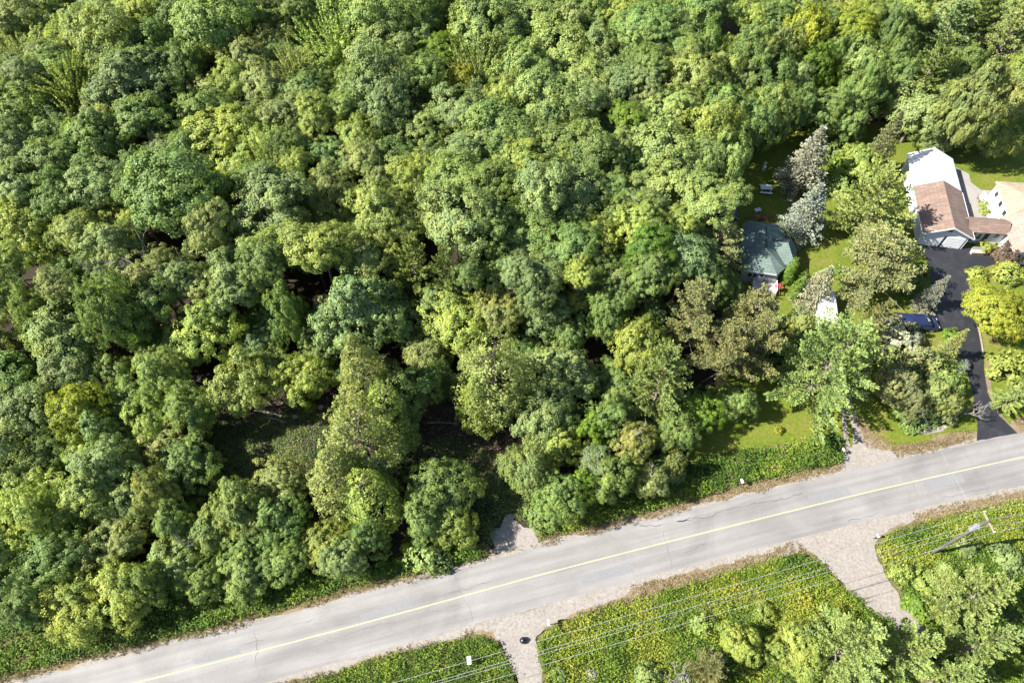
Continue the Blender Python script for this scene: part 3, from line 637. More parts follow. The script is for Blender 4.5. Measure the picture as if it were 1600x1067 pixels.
def ext(A, Bp, f):
    return tuple(np.array(Bp)+(np.array(Bp)-np.array(A))*f)
def w3(px, py, z): return (*at(px, py, z), z)
for nm, pole_pt, left_pt, right_pt, z, lab in (
    ('A', (1537.5, 799.5), (680, 1047), (1600, 787), PH+.2, 'nearest the road'),
    ('C', (1553, 831.5), (752, 1066), (1600, 822), PH+.2, 'farthest from the road'),
    ('B', (1546, 812), (680, 1064), (1600, 802), PH+.3, 'upper of the two close middle wires'),
    ('D', (1541, 822), (680, 1068.5), (1600, 814), PH-.9, 'lower of the two close middle wires')):
    p = w3(*pole_pt, z); l = ext(p, w3(*left_pt, z-.3), .25); r = ext(p, w3(*right_pt, z-.1), 4.0)
    wire('overhead_wire', p, l, .35, .016, 'overhead wire left of the pole, '+lab, 'overhead wires along the road')
    wire('overhead_wire', p, r, .1, .016, 'overhead wire right of the pole, '+lab, 'overhead wires along the road')
sp = at(1392, 532, 7.2); SP = empty('service_pole', (*sp, 0)); tag(SP, 'slim wooden service pole among the shrubs beside the black driveway', 'utility pole')
w = Wood(); w.add([(0, 0, -.3), (0, 0, 4), (0, 0, 7.3)], [.11, .10, .08], 10); link('pole', w.mesh('pole'), SP, M['grey_wood'])
cyl('insulator', (0, 0, 7.38), .05, .15, M['white_paint'], SP, 8)
for k in (0, 1):
    wire('service_wire', (px_-.2+.3*k, py_, PH-.7-.5*k), (sp[0]+.05*k, sp[1], 7.2-.4*k), .5, .005,
         ('upper' if k == 0 else 'lower')+' service wire crossing the road from the utility pole', 'service wires over the road')

# logs, stones, rock bed
def log(px, py, px2, py2, r, label, mat):
    a = at(px, py); b = at(px2, py2); w = Wood(); L = math.dist(a, b)
    pts = [(0, 0, r), ((b[0]-a[0])*.5, (b[1]-a[1])*.5+.08*L*.3, r+.03), (b[0]-a[0], b[1]-a[1], r*.8)]
    w.add(pts, [r, r*.85, r*.5], 7)
    o = link('fallen_log', w.mesh('fallen_log'), None, M[mat], (*a, .0)); tag(o, label, 'log', 'fallen logs in the clearing')
for i, (a, r, lb, mt) in enumerate([
    ((398, 642, 446, 652), .13, 'pale fallen log in the clearing, longest of the group', 'dead_wood'),
    ((414, 652, 448, 660), .09, 'thin pale fallen log just below the longest one', 'dead_wood'),
    ((410, 622, 432, 640), .10, 'fallen log slanting down from the trees at the clearing top', 'bark'),
    ((440, 630, 470, 640), .09, 'short brown fallen log at the top of the clearing', 'bark'),
    ((668, 661, 712, 662), .07, 'thin straight fallen log on brown leaves right of the tall cedars', 'dead_wood'),
    ((300, 690, 340, 697), .08, 'dark fallen log in the shaded left end of the clearing', 'bark')]):
    log(*a, r, lb, mt)
def stone(px, py, r, label, mat='rock', name='rock'):
    bmk = bmesh.new(); bmesh.ops.create_icosphere(bmk, subdivisions=2, radius=r); sd = px*.37
    for v in bmk.verts:
        f = .75+.5*vnoise(v.co.x*2/r+sd, v.co.y*2/r+v.co.z*1.7/r, 4); v.co = Vector((v.co.x*f*1.2, v.co.y*f, v.co.z*f*.7+r*.25))
    o = bm_obj(name, bmk, M[mat]); o.location = (*at(px, py), 0); tag(o, label, 'rock')
stone(461, 651, .30, 'bright whitish rock lying in the brown clearing', 'dead_wood')
stone(501, 636, .36, 'tan rock in the clearing left of the tall cedars', 'grey_edge')
stone(441, 659, .22, 'dark grey rock beside the fallen logs in the clearing')
stone(925, 1055, .55, 'grey rock among weeds at the bottom edge of the picture')
sheet('stone_bed', [(1428, 676), (1440, 670), (1462, 667), (1478, 667), (1474, 673), (1450, 678)], 0.035, M['gravel'], .15, 31)
RR = np.random.default_rng(3)
STN = 'first second third fourth fifth sixth seventh eighth ninth tenth eleventh twelfth thirteenth fourteenth'.split()
for k in range(14):
    t = k/13; stone(1432+46*t+RR.normal()*.5, 675-8*t+RR.normal()*1.6, .13+.16*RR.random(), f'{STN[k]} pale stone from the left end of the oval stone bed on the lawn', 'grey_edge')

def in_poly(x, y, P):
    inside = np.zeros(len(x), bool); n = len(P)
    for i in range(n):
        x0, y0 = P[i]; x1, y1 = P[(i+1) % n]
        c = ((y0 > y) != (y1 > y)); c &= x < (x1-x0)*(y-y0)/((y1-y0) if y1 != y0 else 1e-9)+x0
        inside ^= c
    return inside
# ------------------------------------------------------------------ vegetation: prototypes
UPV = np.array([0, 0, 1.0])
def rdir(rng, n):
    return nrm(rng.normal(size=(n, 3)))
def leaf_arr(P, Nn, size, asp, rng, fold=.18, along=None):
    n = len(P); r = rdir(rng, n) if along is None else along
    t = nrm(r-Nn*np.sum(r*Nn, 1, keepdims=True)); b = np.cross(Nn, t); s = size[:, None]
    V = np.empty((n, 4, 3)); V[:, 0] = P-t*s*.5; V[:, 2] = P+t*s*.5
    V[:, 1] = P+b*s*asp*.5+Nn*s*fold; V[:, 3] = P-b*s*asp*.5+Nn*s*fold
    return V
def leaves_mesh(name, V, tint):
    n = len(V); F = np.arange(n*4, dtype=np.int32).reshape(n, 4)
    return mesh_np(name, V.reshape(-1, 3), F, np.clip(tint, 0, 1))
def clump_leaves(C, R, out, k, rng, leaf, flat=.8, tvar=.16, rnd=.42, up=.3, asp=.72):
    """C (m,3) clump centres, R (m,) radii, out (m,3) outward directions, k leaves each"""
    m = len(C); Cc = np.repeat(C, k, 0); Rr = np.repeat(R, k); O = np.repeat(out, k, 0)
    d = nrm(rdir(rng, m*k)+.65*O+.2*UPV)
    P = Cc+d*(Rr*rng.uniform(.45, 1.05, m*k))[:, None]*np.array([1, 1, flat])
    Nn = nrm(d*.55+O*.60+UPV*up+rdir(rng, m*k)*rnd)
    sz = leaf*rng.uniform(.65, 1.35, m*k)
    tint = .5+np.repeat(rng.normal(size=m)*tvar*.8, k)+rng.normal(size=m*k)*tvar
    return leaf_arr(P, Nn, sz, asp, rng), tint
def crown_broad(seed, R=4.5, flat=.8, nl=13, cl=30, lv=58, clr=.12, leaf=.195, low=-.3, spread=.56, lob=(.34, .5)):
    rng = np.random.default_rng(seed)
    i = np.arange(nl)+.5; z = 1-(1-low)*i/nl; th = i*2.39996+rng.uniform(0, 6); rr = np.sqrt(np.maximum(0, 1-z*z))
    D = nrm(np.stack([rr*np.cos(th), rr*np.sin(th), z], 1)+rng.normal(size=(nl, 3))*.16)
    LC = D*R*spread*rng.uniform(.55, 1.32, (nl, 1))*np.array([1, 1, flat]); LR = R*rng.uniform(lob[0]-.08, lob[1]+.02, nl)
    Vs, Ts = [], []
    for c, lr, d0 in zip(LC, LR, D):
        dd = nrm(rdir(rng, cl*2)+.35*d0+.25*UPV)[:cl]
        C = c+dd*lr*rng.uniform(.62, 1.16, (cl, 1))*np.array([1, 1, .85])
        out = nrm(.55*dd+.6*d0)
        CR = R*clr*rng.uniform(.6, 1.35, cl)
        V, T = clump_leaves(C, CR, out, lv, rng, leaf); Vs.append(V); Ts.append(T+rng.normal()*.11)
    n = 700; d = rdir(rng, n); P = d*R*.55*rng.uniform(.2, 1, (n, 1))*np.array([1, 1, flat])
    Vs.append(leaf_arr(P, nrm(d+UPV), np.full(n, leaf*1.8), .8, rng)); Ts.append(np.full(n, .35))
    return leaves_mesh('crown', np.concatenate(Vs), np.concatenate(Ts)), LC
def trunk_broad(LC, R, seed, zc=10.0):
    """trunk up to the crown centre at zc, limbs to the lobes"""
    rng = np.random.default_rng(seed+500); w = Wood(); bx, by = rng.normal(size=2)*.25
    pts = [(0, 0, -.3), (bx*.4, by*.4, zc*.35), (bx, by, zc*.7), (0, 0, zc+R*.25)]
    w.add(pts, [.24, .19, .15, .05], 8)
    for c in LC:
        z0 = zc-R*.55+min(0, c[2]*.2); s = np.array([bx*.9, by*.9, z0]); e = c+np.array([0, 0, zc])
        m = s*.5+e*.5+np.array([0, 0, -.15*R*.3])+rng.normal(size=3)*.2
        w.add([s, m, e, e+(e-m)*.45], [.10, .075, .045, .012], 5)
    return w.mesh('trunk')
def crown_shoots(seed, R=3.6, h=6.5, n=95, leaf=.26):
    """upright crown of straight leafy shoots fanning upwards"""
    rng = np.random.default_rng(seed); Vs, Ts = [], []; w = Wood()
    for i in range(n):
        a = rng.uniform(0, 6.283); e = rng.uniform(.0, 1.0)**.7
        d = nrm(np.array([math.cos(a)*e*.75, math.sin(a)*e*.75, 1.0]))
        L = h*rng.uniform(.5, 1.0)*(1-.25*e); b = np.array([math.cos(a)*e*R*.55, math.sin(a)*e*R*.55, -h*.42+rng.uniform(-.3, 1.4)])
        k = 90; t = rng.uniform(.15, 1, k)**.8; off = rdir(rng, k)*(.42*(1.1-t))[:, None]
        P = b+d*(L*t)[:, None]+off
        Nn = nrm(rdir(rng, k)*.7+UPV*.3+nrm(off)*.7)
        Vs.append(leaf_arr(P, Nn, leaf*rng.uniform(.6, 1.2, k), .55, rng, along=np.repeat(d[None], k, 0)+rdir(rng, k)*.5)); Ts.append(.5+rng.normal()*.12+rng.normal(size=k)*.12)
        if i % 3 == 0: w.add([b, b+d*L*.5, b+d*L*.96], [.05, .03, .008], 4)
    me = leaves_mesh('crown', np.concatenate(Vs), np.concatenate(Ts))
    return me, [np.array([math.cos(a)*R*.4, math.sin(a)*R*.4, -h*.1]) for a in np.arange(7)*.9]
def blades(P, D, L, wd, rng):
    n = len(P); r = rdir(rng, n); b = nrm(np.cross(D, r)); L = L[:, None]; wd = wd[:, None]
    V = np.empty((n, 4, 3)); V[:, 0] = P-b*wd*.3; V[:, 1] = P+D*L*.55-b*wd*.5; V[:, 2] = P+D*L; V[:, 3] = P+D*L*.5+b*wd*.5
    return V
def conifer(seed, h, R, z0=.3, whorl=.55, nb=5, shape=.8, e0=.05, e1=.9, tw=.75, droop=0.0, tuft=7, bl=.30, bw=.085, start=.3, wood_r=.035, irregular=.22, ball=0.0, step=.36, top=.45, bare=0.0, trunk_r=.2):
    """whorled conifer: returns (needles, wood)"""
    rng = np.random.default_rng(seed); w = Wood(); Vs, Ts = [], []
    lean = rng.normal(size=2)*.02*h
    def axis(z): return np.array([lean[0]*(z/h)**2, lean[1]*(z/h)**2, z])
    w.add([axis(-.0)-UPV*.3, axis(h*.3), axis(h*.6), axis(h*.85), axis(h*.99)], [trunk_r, trunk_r*.82, trunk_r*.55, trunk_r*.28, .02], 8)
    z = z0*h
    while z < h*.985:
        f = (z-z0*h)/(h-z0*h)
        for j in range(nb):
            az = rng.uniform(0, 6.283) if irregular > .3 else (j+rng.uniform(-.35, .35))*6.283/nb+z*1.7
            L = max(top, R*(1-f)**shape)*rng.uniform(1-irregular*1.4, 1+irregular*.8)
            el = e0+(e1-e0)*f**1.4+rng.normal()*.10
            d = np.array([math.cos(az)*math.cos(el), math.sin(az)*math.cos(el), math.sin(el)])
            b0 = axis(z+rng.uniform(-.2, .2)*whorl); n = 6; t = np.linspace(0, 1, n)[:, None]
            sag = np.zeros((n, 3)); sag[:, 2] = (-droop*L*np.sin(t[:, 0]*2.2)+.16*L*t[:, 0]**2.2*(0 if droop else 1))
            pth = b0+d*L*t+sag
            w.add(pth, np.linspace(wood_r*(.4+L/R), .008, n), 4)
            if rng.random() < bare: continue
            k = max(2, int(L*(1-start)/step))
            for q in np.linspace(start, 1, k):
                p = b0+d*L*q+np.array([0, 0, np.interp(q, t[:, 0], sag[:, 2])])
                side = nrm(np.cross(d, UPV)); fwd = nrm(d+np.array([0, 0, .12]))
                wl = tw*(.35+.65*math.sin(min(1, (1-q)*1.5+.18)*1.57))*min(1, L/2.2+.35)
                ends = []
                for sgn in (-1, 1):
                    td = nrm(side*sgn*rng.uniform(.55, 1.0)+fwd*rng.uniform(.5, .9)+UPV*rng.normal()*.22)
                    for u in ((.5, 1.0) if wl > .45 else (1.0,)): ends.append((p+td*wl*u*rng.uniform(.8, 1.15), td))
                ends.append((p, fwd))
                tb = rng.normal()*.1
                for e, td in ends:
                    m = tuft
                    if ball:
                        dd = nrm(rdir(rng, m)+td*.6+UPV*.35); P = np.repeat(e[None], m, 0)+dd*ball*.15
                    else:
                        dd = nrm(td+rdir(rng, m)*.62+UPV*.18); P = np.repeat((e-td*.12)[None], m, 0)
                    Vs.append(blades(P, dd, bl*rng.uniform(.7, 1.25, m), np.full(m, bw), rng)); Ts.append(.5+tb+rng.normal()*.13+rng.normal(size=m)*.10)
        z += whorl*rng.uniform(.75, 1.25)
    return leaves_mesh('needles', np.concatenate(Vs), np.concatenate(Ts)), w.mesh('trunk')
def cone_leafy(seed, h=15, R=3.6, n=620, lv=24, leaf=.24, p=.75, z0=.1, lump=.35, droop=.5):
    rng = np.random.default_rng(seed); f = 1-np.sqrt(rng.uniform(0, 1, n)); f = np.clip(f, 0, .99)
    az = rng.uniform(0, 6.283, n); z = h*(z0+(1-z0)*f)
    prof = np.minimum(1, ((1-f)**p))*np.minimum(1, .55+f*3)
    rad = R*prof*(1+lump*(vnoise(az*1.6+3, z*.55, seed)+vnoise(az*1.6-3.1, z*.55, seed)-1.0))*rng.uniform(.62, 1.05, n)
    C = np.stack([np.cos(az)*rad, np.sin(az)*rad, z], 1); out = nrm(np.stack([np.cos(az), np.sin(az), np.full(n, .25)], 1))
    CR = (.28+.07*R)*rng.uniform(.6, 1.3, n)*(.55+.45*prof)
    V, T = clump_leaves(C, CR, out, lv, rng, leaf, 1.15, .15, .6, .15, .5)
    w = Wood(); w.add([(0, 0, -.3), (0, 0, h*.5), (0, 0, h*.97)], [.2, .13, .02], 8)
    for k in range(26):
        zz = h*rng.uniform(z0+.02, .85); a = rng.uniform(0, 6.283); L = R*((1-(zz/h-z0)/(1-z0))**p)*.85
        w.add([(0, 0, zz), (math.cos(a)*L*.5, math.sin(a)*L*.5, zz+.1), (math.cos(a)*L, math.sin(a)*L, zz+.15)], [.05, .035, .01], 4)
    return leaves_mesh('crown', V, T), w.mesh('trunk')
def bush(seed, R=1.5, h=1.7, n=75, lv=26, leaf=.2):
    rng = np.random.default_rng(seed); d = nrm(rdir(rng, n)*np.array([1, 1, .8])+UPV*.25); d[:, 2] = np.abs(d[:, 2])
    C = d*np.array([R, R, h*.9])*rng.uniform(.5, 1.0, (n, 1))*(1+.45*(vnoise(d[:, 0]*2+7, d[:, 1]*2+d[:, 2], seed)-.5))[:, None]+UPV*.15
    V, T = clump_leaves(C, .30*rng.uniform(.6, 1.3, n)*R/1.5+.05, d, lv, rng, leaf)
    w = Wood()
    for k in range(7):
        e = C[rng.integers(n)]*.8; w.add([(0, 0, -.1), e*.5+UPV*.1, e], [.05, .03, .01], 4)
    return leaves_mesh('foliage', V, T), w.mesh('stems')
def dead(seed, h=11, spread=.9, levels=4, r0=.2, bare=.35, first=.45):
    rng = np.random.default_rng(seed); w = Wood()
    def grow(p, d, L, r, lev):
        n = 5; pts = [p]; q = p.copy(); dd = d.copy()
        for i in range(n):
            dd = nrm(dd+rng.normal(size=3)*.16+UPV*.05); q = q+dd*L/n; pts.append(q.copy())
        w.add(pts, np.linspace(r, r*.5, n+1), 6 if lev < 2 else 4)
        if lev >= levels: return
        for k in range(rng.integers(2, 5)):
            i = rng.integers(2, n+1); nd = nrm(dd+rdir(rng, 1)[0]*spread+UPV*.15)
            grow(pts[i], nd, L*rng.uniform(.45, .75), r*.5, lev+1)
    grow(np.array([0, 0, -.2]), np.array([0, 0, 1.0]), h*first, r0, 0)
    return w.mesh('branches')

PB = []   # broadleaf crowns: (mesh, trunk mesh, R)
for sd, kw in ((1, {}), (2, dict(flat=.7, nl=16, spread=.6)), (3, dict(flat=1.05, nl=12)), (4, dict(nl=11, lob=(.30, .44), spread=.62, cl=28)), (5, dict(flat=.9, nl=15, clr=.10, leaf=.18)),
               (6, dict(flat=.75, nl=18, lob=(.26, .38), spread=.64, cl=26)), (7, dict(flat=1.15, nl=14, lob=(.28, .42), spread=.58)), (8, dict(nl=10, lob=(.36, .52), clr=.14, cl=34, leaf=.22)),
               (9, dict(flat=.85, nl=20, lob=(.24, .36), spread=.66, cl=24, clr=.11)), (10, dict(flat=.65, nl=14, lob=(.34, .46), spread=.62)), (11, dict(flat=1.0, nl=17, lob=(.22, .44), spread=.6, cl=26, clr=.10)), (12, dict(nl=12, clr=.09, lob=(.32, .5), cl=44, lv=42, leaf=.17))):
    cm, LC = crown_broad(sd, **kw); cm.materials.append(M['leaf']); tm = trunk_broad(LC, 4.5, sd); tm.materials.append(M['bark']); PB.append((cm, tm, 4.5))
PS = []
for sd in (21, 22):
    cm, LC = crown_shoots(sd); cm.materials.append(M['leaf']); tm = trunk_broad(LC, 3.6, sd); tm.materials.append(M['bark']); PS.append((cm, tm, 3.6))
def prep(pair, lm, wm):
    pair[0].materials.append(lm); pair[1].materials.append(wm); return pair
PW = [prep(conifer(s, 15, 4.8, .20, .78, 5, .60, .02, .95, .62, 0, 12, .36, .11, .26, .05, .30, 0, .26), M['needle'], M['pine_bark']) for s in (31, 32, 33)]   # white pine
PW2 = [prep(conifer(s, 13, 6.6, .16, .72, 5, .62, -.02, .95, .85, 0.0, 11, .36, .095, .24, .055, .30, 0, .27, .5, 0, .24), M['needle'], M['pine_bark']) for s in (35, 36)]
PR = [prep(conifer(s, 13, 4.2, .26, .50, 6, .45, .22, 1.0, .60, 0, 13, .28, .12, .40, .055, .34, .5, .36, .5, .16), M['needle'], M['pine_bark']) for s in (41, 42)]   # red pine
PF = [prep(conifer(s, 10, 2.5, .04, .36, 7, .85, -.10, .75, .42, .10, 8, .21, .11, .2, .028, .16, 0, .24, .22), M['needle'], M['pine_bark']) for s in (51, 52)]   # spruce
PC = [prep(cone_leafy(s), M['leaf'], M['bark']) for s in (61, 62)]
PC.append(prep(cone_leafy(63, 15, 4.2, 680, 24, .25, .55, .16, .5), M['leaf'], M['bark']))
PA = [prep(cone_leafy(71, 6, .85, 240, 24, .14, .35, .02, .2), M['leaf'], M['bark'])]
PU = [prep(bush(s), M['leaf'], M['bark']) for s in (81, 82, 83)]
PD = [dead(91), dead(92, 9, 1.0, 4, .16), dead(93, 6, .8, 4, .10, first=.35)]
for m_ in PD: m_.materials.append(M['dead_wood'])

CLR = {'G': ((.128, .192, .062), 'mid green'), 'L': ((.188, .246, .088), 'light green'), 'B': ((.150, .204, .096), 'grey-green'), 'Y': ((.210, .262, .064), 'yellow-green'),
       'O': ((.190, .218, .086), 'olive'), 'D': ((.100, .158, .052), 'dark green'), 'V': ((.255, .295, .045), 'golden yellow'), 'S': ((.31, .34, .29), 'silvery'), 'P': ((.185, .245, .092), 'pale green'),
       'R': ((.200, .222, .108), 'dull tan-green'), 'K': ((.11, .08, .068), 'purplish brown'), 'E': ((.135, .225, .036), 'bright green'), 'N': ((.142, .205, .075), 'fresh green'), 'T': ((.235, .265, .25), 'silver-blue')}
USED = {}
def place(lst, key, rng):
    i = USED.get(key, rng.integers(len(lst))); USED[key] = i+1; return lst[i % len(lst)]
VR = np.random.default_rng(99)
TREES = []
def jitter_col(c):
    if c not in (CLR['V'][0], CLR['E'][0], CLR['S'][0], CLR['T'][0], CLR['K'][0], CLR['R'][0]): c = tuple(.75*a+.25*b for a, b in zip(c, (.165, .222, .080)))
    else: c = tuple(a*.80 for a in c)
    v = VR.uniform(1.08, 1.38); y = VR.normal()*.035
    return (min(1, c[0]*v*(1+y)), min(1, c[1]*v), min(1, c[2]*v*(1-y)), 1)
SEEN_LABELS = {}
ONES = 'zero one two three four five six seven eight nine ten eleven twelve thirteen fourteen fifteen sixteen seventeen eighteen nineteen'.split()
TENS = 'x x twenty thirty forty fifty sixty seventy eighty ninety'.split()
def num(n):
    return ONES[n] if n < 20 else TENS[n//10]+('' if n % 10 == 0 else '-'+ONES[n % 10])
def finish_label(desc, x, y, z, cat, root, group, label=None):
    if not label:
        u, v = proj(x, y, z); u = min(99, max(1, round(u/16))); v = min(99, max(1, round(v/10.67)))
        label = f'{desc} {num(u)} percent across, {num(v)} percent down the picture'
        while label in SEEN_LABELS:
            v += 1; label = f'{desc} {num(v-v+u)} percent across, {num(v)} percent down the picture'
    SEEN_LABELS[label] = 1
    tag(root, label, cat, group)
def tree(px, py, rpx, kind, col, h=None, label=None, tip=False):
    c, cname = CLR[col]
    if kind in 'bs':
        # mid-crown pixel given; height from crown size and where it stands
        r = rpx*mpp(px, py, 10)
        x, y = at(px, py, 9)
        if h is None:
            base = 13.2 if y > 48 else (9.0 if y > 20 else 8)
            h = base+1.0*(r-3.5)+VR.normal()*1.4
            h = max(h, 2.1*r)
        zc = h-r*.72; x, y = at(px, py, zc+.15*r); r = rpx*mpp(px, py, zc)
        if kind == 'b': cm, tm, R = place(PB, 'b', VR); nm, kd = ('maple_tree' if col in 'YLVEP' else 'oak_tree'), 'broadleaf tree'
        else: cm, tm, R = place(PS, 's', VR); nm, kd = 'poplar_tree', 'spiky tree'
        e = empty(nm, (x, y, 0), VR.uniform(0, 6.28)); s = r/R*(1.27 if y > 50 and x < 25 else (1.17 if x < 18 else 1.03))
        t_ = link('trunk', tm, e); t_.scale = (s, s, zc/10.0)
        k = link('crown', cm, e, None, (0, 0, zc)); k.scale = (s*VR.uniform(.84, 1.18), s*VR.uniform(.84, 1.18), s*VR.uniform(.85, 1.25))
        if y < 47 or (x > 27 and y < 100):      # edge trees keep their foliage down to the ground
            zc2 = h*.52; k.location.z = zc2; k.scale.z = max(s, zc2*.98/(R*.92)); t_.scale.z = zc2/10.0
        k.color = jitter_col(c)
        sz = 'broad' if r > 4.6 else ('medium' if r > 3.1 else 'slender')
        finish_label(f'{sz} {cname} {kd}', x, y, zc, 'tree', e, 'forest and garden trees', label)
        TREES.append((x, y, r)); return e
    spec = {'W': (PW2, 13, 6.6, 'pine_tree', 'feathery pine', 'needles'), 'w': (PW, 15, 4.8, 'pine_tree', 'feathery pine', 'needles'), 'r': (PR, 13, 4.2, 'pine_tree', 'open-crowned pine', 'needles'),
            'f': (PF, 10, 2.5, 'spruce_tree', 'conical spruce', 'needles'), 'c': (PC, 15, 3.8, 'cedar_tree', 'tall conical cedar', 'crown'),
            'a': (PA, 6, .85, 'cedar_tree', 'narrow columnar cedar', 'crown'), 'u': (PU, 1.7, 1.5, 'shrub', 'leafy shrub', 'foliage')}[kind]
    lst, h0, R, nm, kd, fol = spec
    if kind == 'u':
        r = rpx*mpp(px, py, 1); h = h or min(4.5, r*1.25); x, y = at(px, py, h*.5); zc = h*.5
    else:
        h = h or {'w': 14.5, 'W': 13, 'r': 13, 'f': 9, 'c': 14, 'a': 6}[kind]
        if tip: x, y = at(px, py, h*.97); r = rpx*mpp(px, py, h*.5)
        else:
            zc = h*(.72 if kind in 'wrW' else .5); x, y = at(px, py, zc); r = rpx*mpp(px, py, zc)
        zc = h*.6
    fm, wm = place(lst, kind, VR)
    e = empty(nm, (x, y, 0), VR.uniform(0, 6.28)); s = r/R; sz = h/h0
    a = link('stems' if kind == 'u' else 'trunk', wm, e); b = link(fol, fm, e)
    for o in (a, b): o.scale = (s, s, sz)
    b.color = jitter_col(c)
    finish_label(f'{cname} {kd}', x, y, zc, 'shrub' if kind == 'u' else 'tree', e, 'garden and roadside shrubs' if kind == 'u' else 'conifers', label)
    TREES.append((x, y, r*(.8 if kind in 'wrW' else .7))); return e

